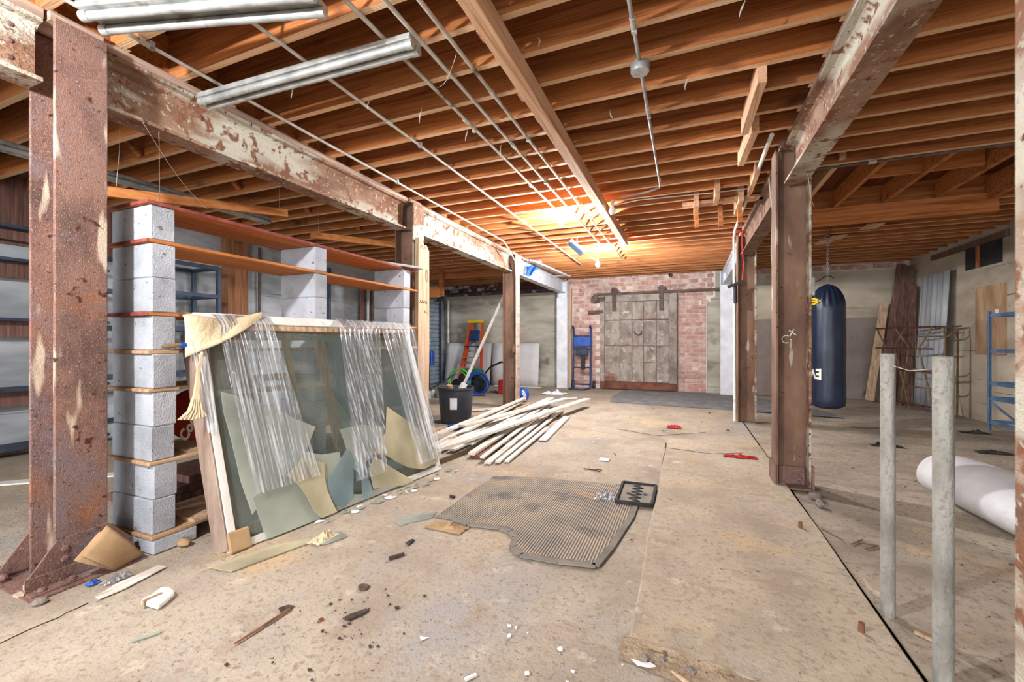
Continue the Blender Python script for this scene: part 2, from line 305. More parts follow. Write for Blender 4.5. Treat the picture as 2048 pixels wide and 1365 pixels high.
K['glass_dust'] = sheet('dusty_glass', (230,240,232), (222,228,214), 0.26, 0.52, 2.2, (1,1,1), 0.0, 0.1, ior=1.3)
K['glass_yel'] = sheet('ochre_dusted_glass', (232,236,218), (228,217,182), 0.36, 0.74, 2.4, (1,1,1), 0.0, 0.15, seed=4, ior=1.3)
K['glass_blue'] = sheet('bluish_glass', (214,232,234), (196,218,222), 0.24, 0.44, 2.4, (1,1,1), 0.0, 0.05, seed=2, ior=1.3)
K['film'] = sheet('crinkled_clear_film', (248,248,250), (232,234,238), 0.08, 0.52, 9.0, (0.25,9,0.3), 0.015, 0.14, bump=0.2, fmin=0.46, fmax=0.68, ior=1.2)
K['corr'] = sheet('corrugated_plastic', (232,236,240), (218,222,226), 0.45, 0.7, 3, (1,1,0.3), 0.12, 0.15)

# ================================================================== SETTING
XL, XR, YB, YF = -6.75, 4.2, 11.15, -3.2
ZJ = 2.865          # underside of the joists
# ---- floor
def fl_z(x, y): return 0.005 * mnoise.noise(Vector((x*0.9, y*0.9, 1.3))) - 0.003
def floor_part(x0, x1, y0, y1, dz, nu, nv):
    m = MB()
    m.grid(lambda u, v: (x0+(x1-x0)*u, y0+(y1-y0)*v, fl_z(x0+(x1-x0)*u, y0+(y1-y0)*v)+dz), nu, nv)
    return m
fl = floor_part(XL, 0.775, -9, YB, 0.0, 60, 120).build('floor', K['floor'], keep=True, smooth=True)
tag(fl, 'dusty tan concrete floor with ochre stains and cracks', 'floor', kind='structure')
o = floor_part(0.797, XR, -9, YB, -0.012, 40, 120).build('floor_section', K['floor_r'], fl, smooth=True)
m = MB().box(XL, XR, -9, YB, -0.16, -0.075); m.build('floor_bed', K['gap'], fl)
# raised slab with a broken front edge and a dark gap along its right side
def slab_poly():
    p = []
    for i in range(15):
        t = i / 14; p.append((-0.215 + 0.98*t, 1.745 - 0.10*t + random.uniform(-0.012, 0.012)))
    p += [(0.768,2.4),(0.775,3.2),(0.765,3.9),(0.775,5.56)]
    p += [(-0.21,5.60),(-0.222,4.5),(-0.216,3.6),(-0.225,2.8),(-0.212,2.2)]
    return p
sp = slab_poly()
MB().prism(sp, -0.07, 0.022).build('slab', K['slab'], fl, bevel=0.008)
# broken lip of rubble below the slab's front edge
m = MB()
for i in range(26):
    t = random.random(); x = -0.2 + 0.96*t; y = 1.73 - 0.10*t - random.uniform(0.0, 0.05); r = random.uniform(0.006, 0.022)
    m.ball((x, y, r*0.35), r, 6, (1, random.uniform(0.7,1.4), 0.6))
tag(m.build('slab_rubble', K['stone'], fl), kind='stuff')
def ridge(u, v):
    x = -0.24 + 1.01*u; yf = 1.745 - 0.10*u + 0.005
    n_ = mnoise.noise(Vector((x*6, v*2, 3.3)))
    return (x, yf - 0.11*v*(1+0.5*n_), max(0.0, 0.03*(1-v)**1.5*(0.8+0.7*mnoise.noise(Vector((x*9, v*4, 1.1)))) ) + 0.002*(1-v))
tag(MB().grid(ridge, 60, 10).build('dirt_ridge', K['dirt'], fl, smooth=True), kind='stuff')
# long thin cracks in the concrete, cut as shallow dark strips
def crack(pts, wdt=0.006, z=0.0045):
    m = MB(); P = []
    for i in range(len(pts) - 1):
        a = Vector((*pts[i], z)); b = Vector((*pts[i+1], z))
        for k in range(6): P.append(a.lerp(b, k/6) + Vector((random.uniform(-1,1)*0.008, random.uniform(-1,1)*0.008, 0)))
    for a, b in zip(P, P[1:]): m.bar(a, b, wdt*random.uniform(0.6,1.3), 0.003)
    return m
crack([(-2.50,0.6),(-2.53,0.9),(-2.54,1.1)], 0.003, 0.0025).build('crack', K['gap'], fl)
crack([(-0.222,4.35),(-0.225,5.55)], 0.012, 0.006).build('crack', K['gap'], fl)
crack([(-0.9,6.0),(-0.35,5.75),(0.35,6.3)], 0.008).build('crack', K['gap'], fl)
crack([(-0.22,5.05),(0.25,4.95),(0.6,5.15)], 0.008, 0.024).build('crack', K['gap'], fl)
crack([(0.82,1.55),(0.95,1.75),(1.1,2.0)], 0.006, -0.006).build('crack', K['gap'], fl)

# ---- back wall with brick middle
wb = MB().box(XL-0.3, XR+0.3, YB, YB+0.3, -0.16, 3.3).build('wall_back', K['concrete'], keep=True)
tag(wb, 'back wall of board marked concrete with a whitewashed brick middle', 'wall', kind='structure')
MB().box(-2.95, 0.44, YB-0.02, YB, 0.0, 2.15).box(-2.95, 0.52, YB-0.02, YB, 2.15, 2.26).box(-2.95, 0.62, YB-0.02, YB, 2.26, 3.1).build('mortar_bed', K['mortar'], wb)
MB().box(XL, -2.95, YB-0.02, YB, 2.56, 3.1).build('mortar_bed', K['gap'], wb)
MB().box(1.15, XR, YB-0.02, YB, 2.72, 3.1).build('mortar_bed', K['mortar'], wb)
MB().box(1.15, XR, YB-0.012, YB, 0, 2.72).build('plaster_coat', K['concrete_r'], wb)
CH, CW = 0.105, 0.305
bproto = MB().box(-CW/2+0.006, CW/2-0.006, -0.014, 0.02, 0.006, CH-0.006).build('brick', K['brick'], wb, bevel=0.004)
hproto = MB().box(-CW/4+0.006, CW/4-0.006, -0.014, 0.02, 0.006, CH-0.006).build('brick', K['brick'], wb, bevel=0.004)
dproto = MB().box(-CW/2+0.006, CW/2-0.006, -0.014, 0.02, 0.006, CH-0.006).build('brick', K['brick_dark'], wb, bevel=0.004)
used = set()
def lay(x, z, half=False, dark=False):
    pr = dproto if dark else (hproto if half else bproto)
    loc = (x, YB - 0.022 + random.uniform(-0.004, 0.004), z)
    if pr.name not in used: used.add(pr.name); pr.location = loc; return
    shared(pr, 'brick', wb, loc)
def course(x0, x1, z, off, dark=False):
    x = x0 - off * CW
    while x < x1 - 0.02:
        a, b = max(x, x0), min(x + CW, x1)
        if b - a > 0.25: lay((a+b)/2, z, dark=dark)
        elif b - a > 0.10: lay((a+b)/2, z, half=not dark, dark=dark and False) if not dark else None
        x += CW
for i in range(28):
    z = i * CH; off = (i % 2) * 0.5
    if z < 2.34:
        course(-2.80, -2.09, z, off)
        course(-0.19, 0.43 if z < 2.1 else (0.51 if z < 2.24 else 0.61), z, 0.5 - off)
    else: course(-2.95, 0.62, z, off)
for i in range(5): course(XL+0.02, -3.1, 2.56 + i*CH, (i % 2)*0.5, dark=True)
for i in range(2): course(1.2, XR-0.02, 2.74 + i*CH, (i % 2)*0.5)
# ---- the other walls
wr = MB().box(XR, XR+0.3, -4, YB, -0.16, 3.3).build('wall_right', K['concrete_r'], keep=True)
tag(wr, 'stained tan concrete wall along the right side', 'wall', kind='structure')
wl = MB().box(XL-0.3, XL, -4, YB, -0.16, 3.3).build('wall_left', K['concrete_l'], keep=True)
tag(wl, 'bluish grey concrete wall behind the block shelf', 'wall', kind='structure')
# high hatch opening in the right wall, boarded dark
h = MB().box(XR-0.02, XR+0.0, 8.35, 9.2, 2.36, 2.70).build('vent_opening', K['black'], wr)
MB().bar((XR-0.03,8.86,2.36),(XR-0.03,8.86,2.72),0.05,0.03,(1,0,0)).build('frame_post', K['wood'], wr)
MB().box(XR-0.05, XR, 8.2, 10.2, 2.70, 2.79).build('frame_header', K['brownboard'], wr)

# ---- ceiling: plank subfloor, joists in three bays
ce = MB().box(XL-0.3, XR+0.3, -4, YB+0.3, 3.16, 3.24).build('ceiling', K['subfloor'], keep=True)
tag(ce, 'underside of a plank subfloor on orange wood joists', 'ceiling', kind='structure')
J0, JS = 2.318, 0.309
ys = [J0 + JS*k for k in range(-19, 29)]
bays = [(XL, -3.05), (-3.05, 0.83), (0.83, XR)]
jp = {}
def joist(b, y, dx0=0.0, dx1=0.0, dz=0.0):
    x0, x1 = bays[b]
    key = (b, dx0, dx1)
    loc = ((x0+x1)/2, y, ZJ + dz + random.uniform(-0.004, 0.004))
    if key not in jp:
        m = MB().box(x0 + dx0 - (x0+x1)/2, x1 + dx1 - (x0+x1)/2, -0.021, 0.021, 0, 3.165 - ZJ)
        jp[key] = m.build('joist', K['wood'], ce); jp[key].location = loc; jp[key].data.materials.append(K['wood_lit_under'])
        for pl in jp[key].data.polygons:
            if pl.normal.z < -0.9: pl.material_index = 1  # bottom face takes the wood with light painted into it
    else: shared(jp[key], 'joist', ce, loc)
for k, y in enumerate(ys):
    joist(0, y + 0.022, 0, 0.1)
    joist(1, y, -0.1, 0.1)
    if 5.05 < y < 6.45: joist(2, y, 2.45, 0)          # trimmed around the old stair opening
    else: joist(2, y + 0.045, -0.1, 0)
# subfloor seams between planks
for x in (-5.9, -5.0, -4.1, -2.4, -1.9, -1.4, -0.5, 0.0, 0.5, 1.4, 1.9, 2.4, 2.9, 3.4):
    MB().box(x, x+0.012, -3.5, YB, 3.150, 3.162).build('plank_seam', K['gap'], ce)
# blocking pieces along the middle timber and above the beams
blk = None
for k, y in enumerate(ys):
    if y < 0.3 or y > 6.9: continue
    for (x, mt) in ((-1.0, K['wood']),):
        if blk is None:
            blk = MB().box(-0.03, 0.03, 0.0, 0.09, 0, 0.22).build('joist_block', K['wood'], ce); blk.location = (x, y+0.022, ZJ-0.01)
        elif (k % 2) == 0 or y < 3.2: shared(blk, 'joist_block', ce, (x + random.uniform(-.02,.02), y+0.022, ZJ-0.01))
# solid blocking between joists over both steel beams
for bx in (-3.05, 0.83):
    p = MB().box(-0.02, 0.02, 0.022, JS-0.022, 0.0, 0.28).build('joist_block', K['wood'], ce); first = True
    for y in ys:
        if y < 0 : continue
        if first: p.location = (bx, y, ZJ); first = False
        else: shared(p, 'joist_block', ce, (bx + random.uniform(-.03,.03), y, ZJ))
# diagonal bridging in the left bay
br = None
for x in (-4.55, -5.9):
    for k, y in enumerate(ys):
        if y < 0.4 or y > 9: continue
        for s in (1, -1):
            if s == -1 and k % 3: continue
            if br is None:
                br = MB().bar((0, 0.022, 0.03), (0, JS-0.022, 0.26), 0.06, 0.025, (0,0,1)).build('bridging', K['wood'], ce); br.location = (x, y, ZJ)
            else: shared(br, 'bridging', ce, (x + random.uniform(-.04,.04), y if s == 1 else y + JS, ZJ), (0,0,0) if s == 1 else (0,0,PI))
# trimmed opening in the right bay: headers and short crossing boards
for (x, y0, y1, z0, z1) in ((1.32,4.75,6.7,ZJ+0.02,3.1),(1.75,4.95,6.6,ZJ+0.06,3.12),(2.25,4.95,6.6,ZJ+0.06,3.12),(2.75,4.95,6.6,ZJ+0.05,3.12),(3.22,4.75,6.7,ZJ-0.02,3.1)):
    MB().box(x-0.025, x+0.025, y0, y1, z0, z1).build('header_board', K['wood_y'] if x < 1.5 else K['wood'], ce)
MB().box(0.9, 3.3, 6.62, 6.67, ZJ-0.16, ZJ+0.06).build('trimmer', K['wood'], ce)
MB().box(1.8, 2.7, 5.62, 5.66, ZJ+0.08, 3.1).build('header_board', K['wood'], ce)
# small bridging plates in the right bay
for (x, y) in ((2.75,6.95),(2.45,7.6),(2.2,8.2),(2.1,8.5),(1.9,9.1)):
    MB().box(x-0.1, x+0.1, y-0.16, y+0.15, ZJ-0.012, ZJ+0.0).build('nailing_plate', K['wood_y'], ce)
# loose cross boards hung under the joists in the middle bay
for (a, b, wd, hh) in (((0.42,2.95,ZJ-0.02),(0.40,3.62,ZJ-0.03),0.05,0.16),((0.47,3.62,ZJ-0.03),(0.44,4.25,ZJ-0.04),0.05,0.14),
                   ((0.10,5.3,ZJ-0.03),(0.10,5.85,ZJ-0.03),0.05,0.16),((0.55,5.25,ZJ-0.03),(0.55,5.8,ZJ-0.03),0.05,0.18),((0.62,4.6,ZJ),(0.62,5.2,ZJ-0.02),0.04,0.12),((0.3,5.0,ZJ-0.01),(0.3,5.3,ZJ-0.01),0.05,0.2)):
    MB().bar(a, b, wd, hh).build('cross_board', K['wood_y'], ce)
for (x, y) in ((0.10,5.55),(0.36,5.6),(0.55,5.5)):
    MB().bar((x,y,ZJ),(x+0.01,y,ZJ-0.30),0.045,0.07,(0,1,0)).build('hanger_block', K['wood'], ce)
MB().bar((-0.05,5.42,ZJ-0.05),(0.78,5.42,ZJ-0.05),0.09,0.04).build('cross_board', K['wood_y'], ce)

# ================================================================== STEEL FRAME
def ibeam(mb, x, y0, y1, z0, z1, wf=0.16, tf=0.02, tw=0.014):
    mb.box(x-wf/2, x+wf/2, y0, y1, z0, z0+tf); mb.box(x-wf/2, x+wf/2, y0, y1, z1-tf, z1)
    mb.box(x-tw/2, x+tw/2, y0, y1, z0+tf, z1-tf)
    # fillets where web meets flanges
    for s in (-1, 1):
        mb.prism([(x+s*tw/2, z0+tf), (x+s*(tw/2+0.03), z0+tf), (x+s*tw/2, z0+tf+0.03)], y0, y1, Matrix(((1,0,0,0),(0,0,1,0),(0,1,0,0),(0,0,0,1))))
        mb.prism([(x+s*tw/2, z1-tf), (x+s*(tw/2+0.03), z1-tf), (x+s*tw/2, z1-tf-0.03)], y0, y1, Matrix(((1,0,0,0),(0,0,1,0),(0,1,0,0),(0,0,0,1))))
    return mb
ZB, ZT = 2.50, 2.815
def beam(x, y0, y1, mt, label, z0=ZB, z1=ZT, sill=True):
    t = thing('steel_beam', label, 'beam', (x, y0, z0))
    ibeam(MB(), x, y0, y1, z0, z1).build('beam_section', mt, t)
    if sill: MB().box(x-0.07, x+0.085, y0, y1, z1, ZJ-0.002).build('wood_sill', K['sill'], t)
    return t
b1 = beam(-3.05, -2.5, 1.08, K['rust_pale'], 'peeling steel beam running left out of view past the big rusted column')
for (y, z) in ((0.90,2.74),(0.90,2.66),(0.90,2.58),(0.985,2.74),(0.985,2.66),(0.985,2.58)):
    MB().ball((-3.025,y,z),0.014,8,(0.6,1,1)).build('rivet', K['rust'], b1, smooth=True)
MB().box(-3.035,-3.025,0.83,1.07,2.53,2.79).build('splice_plate', K['rust_pale'], b1)
beam(-3.05, 1.32, 4.09, K['rust_pale'], 'long peeling steel beam over the concrete block shelf')
beam(-3.05, 4.31, 7.24, K['rust_pale'], 'far steel beam between the plank-faced post and the pale edged post')
beam(0.82, -2.5, 4.12, K['rust_pale'], 'rusty steel beam overhead ending on the right foreground post')
beam(0.82, 4.32, 7.22, K['rust_dark'], 'shorter rust brown steel beam between the two right posts')
beam(0.82, 7.44, 11.0, K['steel_white'], 'white painted steel beam running to the back wall at right')
beam(-3.05, 7.46, 11.0, K['steel_white'], 'white painted steel beam running to the back wall at left')

def hcol(x, y, label, mt, d=0.26, b=0.21, h=ZT, tf=0.018, name='steel_column', mt2=None, z0=0.0):
    t = thing(name, label, 'column', (x, y, z0))
    MB().box(x+d/2-tf, x+d/2, y-b/2, y+b/2, z0, h).build('flange', mt2 or mt, t, bevel=0.004)
    MB().box(x-d/2, x-d/2+tf, y-b/2, y+b/2, z0, h).build('flange', mt, t, bevel=0.004)
    MB().box(x-d/2+tf, x+d/2-tf, y-0.009, y+0.009, z0, h).build('web', mt, t)
    MB().box(x-0.09, x+0.09, y-b/2, y+b/2, h, ZJ-0.002).build('cap_block', K['sill'], t)
    return t
# foreground rusted column with gusset base
C1x, C1y = -3.03, 1.20
c1 = hcol(C1x, C1y, 'big rusted steel column in the left foreground with gusset base', K['rust'])
YX = Matrix(((0,0,1,0),(1,0,0,0),(0,1,0,0),(0,0,0,1)))       # (y,z,x) extrude
for sx in (0.13, -0.142):
    x0 = C1x + sx
    MB().prism([(0.985,0.03),(1.415,0.03),(1.415,0.10),(1.305,0.225),(1.10,0.215),(0.985,0.05)], x0, x0+0.012, YX).build('gusset_plate', K['rust'], c1)
    MB().box(x0 if sx > 0 else x0-0.075, x0+0.085 if sx > 0 else x0+0.01, 0.985, 1.415, 0.0, 0.014).build('base_angle', K['rust'], c1)
    MB().box(x0+0.012 if sx > 0 else x0-0.012, x0+0.026 if sx > 0 else x0, 0.985, 1.415, 0.0, 0.075).build('base_angle', K['rust'], c1)
    if sx > 0:
        for (y, z) in ((1.13,0.165),(1.13,0.115),(1.27,0.165),(1.27,0.115)):
            MB().ball((x0+0.013,y,z),0.017,8,(0.7,1,1)).build('rivet', K['rust'], c1, smooth=True)
        for y in (1.03,1.14,1.27,1.37):
            MB().ball((x0+0.055,y,0.018),0.02,8,(1,1,0.7)).build('rivet', K['rust'], c1, smooth=True)
    else:
        MB().ball((x0+0.03,1.0,0.03),0.02,8).build('rivet', K['rust'], c1, smooth=True)
MB().ball((C1x+0.06,1.175,0.20),0.017,8,(1,0.7,1)).build('rivet', K['rust'], c1, smooth=True)
MB().box(C1x-0.25, C1x+0.25, 0.97, 1.43, -0.02, 0.006).build('base_plate', K['rust'], c1)
# the other posts
c2 = hcol(-3.03, 4.20, 'rusted steel post behind a tan plank at the shelf end', K['rust_dark'], mt2=K['rust_pale'])
c3 = hcol(-3.03, 7.35, 'far brown steel post with a pale edge beside the leaning stick', K['rust_dark'], mt2=K['sill'])
MB().box(-2.94,-2.89,7.18,7.24,1.02,1.16).build('clip_angle', K['rust_dark'], c3)
c4 = hcol(-3.03, 10.95, 'white galvanised post against the back wall beside the hand truck', K['steel_white'], mt2=K['steel_white'])
MB().box(-3.17,-2.89,10.83,10.845,0.0,2.36).build('face_plate', K['steel_white'], c4)
c5 = hcol(0.81, 4.22, 'right foreground rust brown steel post with chalk marks', K['rust_dark'], d=0.25, mt2=K['rust_pale'])
for sx in (-1, 1):
    MB().box(0.81+sx*0.125-(0.016 if sx<0 else 0), 0.81+sx*0.125+(0.016 if sx>0 else 0), 4.10, 4.34, 0.0, 0.19).build('base_clip', K['rust'], c5)
MB().box(0.70,0.92,4.07,4.205,0.0,0.016).box(0.72,0.90,4.19,4.206,0.0,0.16).build('base_clip', K['rust'], c5)
c6 = hcol(0.83, 7.33, 'middle right steel post with a thin white pipe in front', K['rust_dark'], d=0.25, mt2=K['rust_pale'])
c7 = hcol(0.84, 10.85, 'white painted post against the back wall right of the brick', K['steel_white'], d=0.28)
MB().box(0.70,0.98,10.735,10.75,0.0,2.5).build('face_plate', K['steel_white'], c7)
c8 = hcol(0.83, 1.25, 'rust streaked steel post cut by the right picture edge', K['rust_pale'])
# chalk marks on the front web of c5 and scratches on c2
def stroke(mb, pts, r=0.004): return mb.tube(pts, r, 5)
m = MB(); yc = 4.208
arc = lambda cx, cz, r, a0, a1, n=8: [(cx + r*math.cos(math.radians(a0+(a1-a0)*i/n)), yc, cz + r*math.sin(math.radians(a0+(a1-a0)*i/n))) for i in range(n+1)]
stroke(m, arc(0.775,1.225,0.032,60,300)); stroke(m, [(0.795,yc,1.30),(0.845,yc,1.26)]); stroke(m, [(0.80,yc,1.25),(0.83,yc,1.31)]); stroke(m, [(0.80,yc,1.225),(0.81,yc,1.222)], 0.006)
m.build('chalk_mark', K['ivory'], c5)
# plank standing in front of post c2 with pencil scribbles
pk = thing('upright_plank', 'tall tan wooden plank with pencil scribbles fixed to the post beside the block shelf', 'plank', (-2.8,4.25,0.1))
MB().prism([(4.09,0.16),(4.30,0.16),(4.305,0.20),(4.32,1.2),(4.315,2.28),(4.26,2.34),(4.20,2.33),(4.105,2.40),(4.09,1.3)], -2.885, -2.835, YX).build('board', K['plank'], pk)
m = MB(); X = -2.833
zz = lambda y0, y1, z, a, n: [(X, y0+(y1-y0)*i/n, z + a*(1 if i % 2 else -1)) for i in range(n+1)]
for pts_ in (zz(4.12,4.27,1.67,0.02,8), zz(4.13,4.25,2.30,0.02,4), [(X,4.26+0.02*math.cos(a),1.98+0.07*math.sin(a)) for a in [i*PI/6 for i in range(13)]]):
    stroke(MB(), pts_, 0.002).build('pencil_scribble', K['ink'], pk)
# middle timber under the joists
tm = thing('ceiling_timber', 'long pale timber under the joists in the middle of the room', 'beam', (-0.92,0,2.74))
MB().box(-0.962,-0.878,-3.0,7.0,2.74,ZJ-0.004).build('timber', K['wood_y'], tm, bevel=0.004)

# ================================================================== DOORS, BACK WALL FITTINGS
d1 = MB().box(-2.07,-0.226,10.99,11.11,0.03,2.40).build('door_1', K['iron'], keep=True)
d1_ = d1; tag(d1, 'old tin clad sliding door hung on a rail in the brick wall', 'door', kind='structure')
cx_ = [-2.07,-1.95,-1.56,-1.27,-0.99,-0.69,-0.40,-0.226]; cz_ = [0.21,0.70,1.11,1.74,2.22]
for i in range(1, 6):
    for j in range(4):
        MB().box(cx_[i]+0.006, cx_[i+1]-0.006, 10.972+random.uniform(0,0.006), 10.995, cz_[j]+(0.006 if j != 3 else 0.03), cz_[j+1]-0.006).build('door_panel', K['doorwood'], d1, bevel=0.003)
for (x0, x1) in ((-2.07,-1.95),(-0.40,-0.226)):
    MB().box(x0+0.004, x1-0.004, 10.965, 10.995, 0.2, 2.39).build('door_stile', K['doorwood'], d1, bevel=0.004)
MB().box(-1.945,-0.405,10.965,10.995,2.226,2.39).build('door_top_rail', K['doorwood'], d1, bevel=0.004)
MB().box(-2.06,-0.236,10.962,10.995,0.03,0.195).build('door_bottom_board', K['doorrust'], d1, bevel=0.004)
MB().box(-1.945,-0.405,10.962,10.99,1.715,1.745).build('door_band', K['doorwood'], d1)
MB().box(-1.945,-0.405,10.962,10.99,0.69,0.715).build('door_band', K['doorwood'], d1)
MB().box(-2.36,-1.98,10.93,10.965,1.94,2.02).build('door_latch_bar', K['iron'], d1, bevel=0.006)
MB().tube([(-1.20,10.96,1.48),(-1.20,10.93,1.42),(-1.12,10.915,1.38),(-1.04,10.93,1.42),(-1.04,10.96,1.48)],0.012,6).build('door_handle', K['iron'], d1)
for x in (-1.70,-0.575):
    sh_ = MB().box(x-0.05, x+0.05, 10.93, 10.96, 1.98, 2.50).build('strap_hanger', K['iron'], d1, bevel=0.006)
    MB().lathe([(0.02,-0.03),(0.085,-0.03),(0.085,0.03),(0.02,0.03)], (x, 10.975, 2.50), 16, 'y').build('hanger_wheel', K['iron'], sh_)
rl = thing('door_rail', 'brown iron rail carrying the old sliding door', 'rail', (-0.7,11.0,2.38))
MB().bar((-2.24,10.985,2.425),(0.72,10.985,2.44),0.03,0.055).build('rail_bar', K['iron'], rl)
MB().lathe([(0.03,-0.05),(0.10,-0.05),(0.10,0.05),(0.03,0.05)], (-2.19,10.97,2.31), 16, 'y').build('end_wheel', K['iron'], rl)
MB().box(-2.2,-1.95,10.96,11.05,2.24,2.36).build('end_bracket', K['iron'], rl, bevel=0.01)
for x in (-2.1,-0.1,0.65): MB().box(x-0.03,x+0.03,10.98,11.13,2.40,2.46).build('rail_bracket', K['iron'], rl)
t1 = MB().box(-2.93,-2.83,11.05,11.13,0.0,2.62).build('trim_1', K['plank'], keep=True); tag(t1, 'narrow pale wooden trim plank at the left end of the brick', 'trim', kind='structure')
p = MB().lathe([(0.012,0),(0.04,0),(0.04,-0.12),(0.03,-0.12),(0.03,-0.02)], (-0.38,11.12,2.83), 12, 'y').build('wall_pipe', K['iron']); tag(p, 'short black pipe stub high in the brick above the door', 'pipe')
p = MB().box(1.35,4.0,11.10,11.13,0.0,1.72).build('wall_panel', K['drywall']); tag(p, 'brown grey board panel standing on the floor behind the punching bag', 'panel')
p = MB().box(1.2,1.42,11.06,11.13,2.30,2.52).lathe([(0.03,0),(0.06,0),(0.06,-0.05),(0.03,-0.05)], (1.31,11.06,2.40), 12, 'y').build('pulley_block', K['iron']); tag(p, 'rusty wheel bracket on the wall right of the white post', 'bracket')
p = MB().tube([(2.6,11.13,2.52),(2.68,11.08,2.56),(2.76,11.08,2.62),(2.86,11.1,2.63),(2.92,11.12,2.58)],0.008,6).build('wall_wire', K['black']); tag(p, 'black wire loop sticking out of the wall above the punching bag', 'wire')
# roller shutter in the left wall
d2 = MB().box(XL+0.0,XL+0.02,8.3,10.75,0.0,2.42).build('door_2', K['slate_dk'], keep=True); tag(d2, 'blue grey slatted roller door in the left wall', 'door', kind='structure')
for i in range(20):
    MB().prism([(0.02,0.0),(0.045,0.012),(0.05,0.06),(0.045,0.108),(0.02,0.118)], 8.34, 10.70, Matrix(((1,0,0,XL),(0,0,1,0),(0,1,0,0.02+i*0.12),(0,0,0,1)))).build('slat', K['roller'], d2)
MB().box(XL,XL+0.08,10.70,10.80,0,2.45).build('guide_channel', K['slate_dk'], d2)
MB().box(XL,XL+0.08,8.24,8.34,0,2.45).build('guide_channel', K['slate_dk'], d2)
p = MB().tube([(-6.55,10.98,0.0),(-6.55,10.98,2.45)],0.05,12).build('downpipe', K['galv'], smooth=True); tag(p, 'shiny galvanised pipe standing in the back left corner', 'pipe')
# hung wooden frame and bundle of clips above the roller door
hf = thing('wooden_stud_frame', 'reddish wooden frame hung from the joists before the roller door', 'frame', (-5.4,8.5,2.3))
MB().box(-6.1,-5.3,8.45,8.49,2.24,2.50).build('front_board', K['shelfwood'], hf)
for x in (-6.1,-5.32): MB().box(x,x+0.1,8.5,8.58,2.24,ZJ+0.1).build('stud', K['wood'], hf)
MB().box(-6.2,-3.6,8.60,8.64,2.68,2.80).build('cross_rail', K['wood'], hf)
MB().box(-6.2,-3.6,8.60,8.64,2.83,3.1).build('cross_rail', K['wood'], hf)
cb = thing('clip_bundle', 'bundle of black spring clips hanging under the wooden frame', 'clips', (-5.3,8.5,2.1))
for i in range(7):
    a = i*0.9; MB().bar((-5.36+0.03*i,8.49,2.25),(-5.42+0.045*i,8.46+0.05*math.sin(a),2.11+0.02*(i%3)),0.02,0.03).build('clip', K['black'], cb)
bp = MB().tube([(-6.7,11.0,2.62),(-3.3,11.0,2.66)],0.03,8).build('wall_pipe', K['slate_dk']); tag(bp, 'long dark pipe along the dark brick band at back left', 'pipe')
bt = MB().grid(lambda u,v:(-2.98+0.25*u, 8.0+0.04*math.sin(9*u+5*v), 2.72-0.2*v*(0.6+0.4*math.sin(3*u+1))),8,6).build('blue_bag', K['bluewall'], solid=0.004); tag(bt, 'bright blue bag tucked up by the white ceiling beam', 'bag')

# ================================================================== PIPES AND LAMPS UNDER THE CEILING
def conduit(pts, r, label, mt=None, couple=(), straps=()):
    t = thing('conduit', label, 'conduit', (pts[0][0], pts[0][1], pts[0][2]))
    MB().tube(pts, r, 10).build('conduit_run', mt or K['conduit'], t, smooth=True)
    for (a, b) in couple: MB().tube([a, b], r*1.35, 10).build('coupling', K['conduit'], t, smooth=True)
    for s in straps:
        MB().box(s[0]-r*1.3, s[0]+r*1.3, s[1]-0.012, s[1]+0.012, s[2]-r*1.35, ZJ+0.002).build('strap', K['galv'], t)
    return t
ZC = 2.84
def ycpl(x, ys_, z=ZC): return [((x, y-0.03, z), (x, y+0.03, z)) for y in ys_]
conduit([(-2.75,-2.5,ZC),(-2.75,6.35,ZC),(-2.79,6.6,ZC-0.04),(-2.84,7.05,2.66),(-2.875,7.2,2.4),(-2.875,7.22,0.35)], 0.011, 'pale conduit beside the left beam turning down the far brown post', couple=ycpl(-2.75,(1.4,4.6)), straps=[(-2.75,1.43,ZC),(-2.75,3.6,ZC)])
conduit([(-2.06,-2.5,ZC),(-2.06,8.9,ZC)], 0.011, 'second pale conduit from the left under the joists', couple=ycpl(-2.06,(2.6,4.4,6.3)), straps=[(-2.06,3.0,ZC),(-2.06,5.5,ZC)])
conduit([(-1.53,-2.5,ZC),(-1.50,5.05,ZC)], 0.012, 'dirty conduit running up to the nearer lit bulb', couple=ycpl(-1.515,(2.8,4.2)), straps=[(-1.52,2.94,ZC)])
conduit([(-1.34,-2.5,ZC),(-1.34,7.25,ZC)], 0.012, 'conduit just left of the pair beside the middle timber', couple=ycpl(-1.34,(3.3,5.2)), straps=[(-1.34,4.17,ZC)])
conduit([(-1.185,-2.5,ZC),(-1.185,8.6,ZC)], 0.012, 'conduit running closest along the left side of the middle timber', couple=ycpl(-1.185,(2.55,4.9)), straps=[(-1.185,3.24,ZC)])
cc = conduit([(-0.255,-2.5,ZC),(-0.258,4.68,ZC),(-0.27,4.78,ZC),(-0.40,4.86,ZC),(-0.70,4.92,ZC)], 0.011, 'galvanised conduit right of the timber with a round junction box', K['galv'], couple=ycpl(-0.257,(2.25,3.15,4.55)), straps=[(-0.257,2.318,ZC),(-0.257,3.245,ZC)])
MB().lathe([(0.002,-0.05),(0.052,-0.05),(0.055,-0.04),(0.055,0.0),(0.002,0.0)], (-0.257,2.62,2.845), 20).build('junction_box', K['galv'], cc, smooth=True)
conduit([(1.05,4.75,ZC-0.03),(4.1,4.72,ZC-0.03)], 0.012, 'dark conduit crossing under the joists of the right bay', K['iron'], couple=[((1.5,4.745,ZC-0.03),(1.56,4.745,ZC-0.03))])
conduit([(0.62,3.9,ZC),(0.64,6.9,ZC-0.02),(0.645,7.12,2.75),(0.65,7.16,2.6),(0.66,7.17,0.02)], 0.018, 'white pipe dropping from the ceiling in front of the middle right post', K['white'])
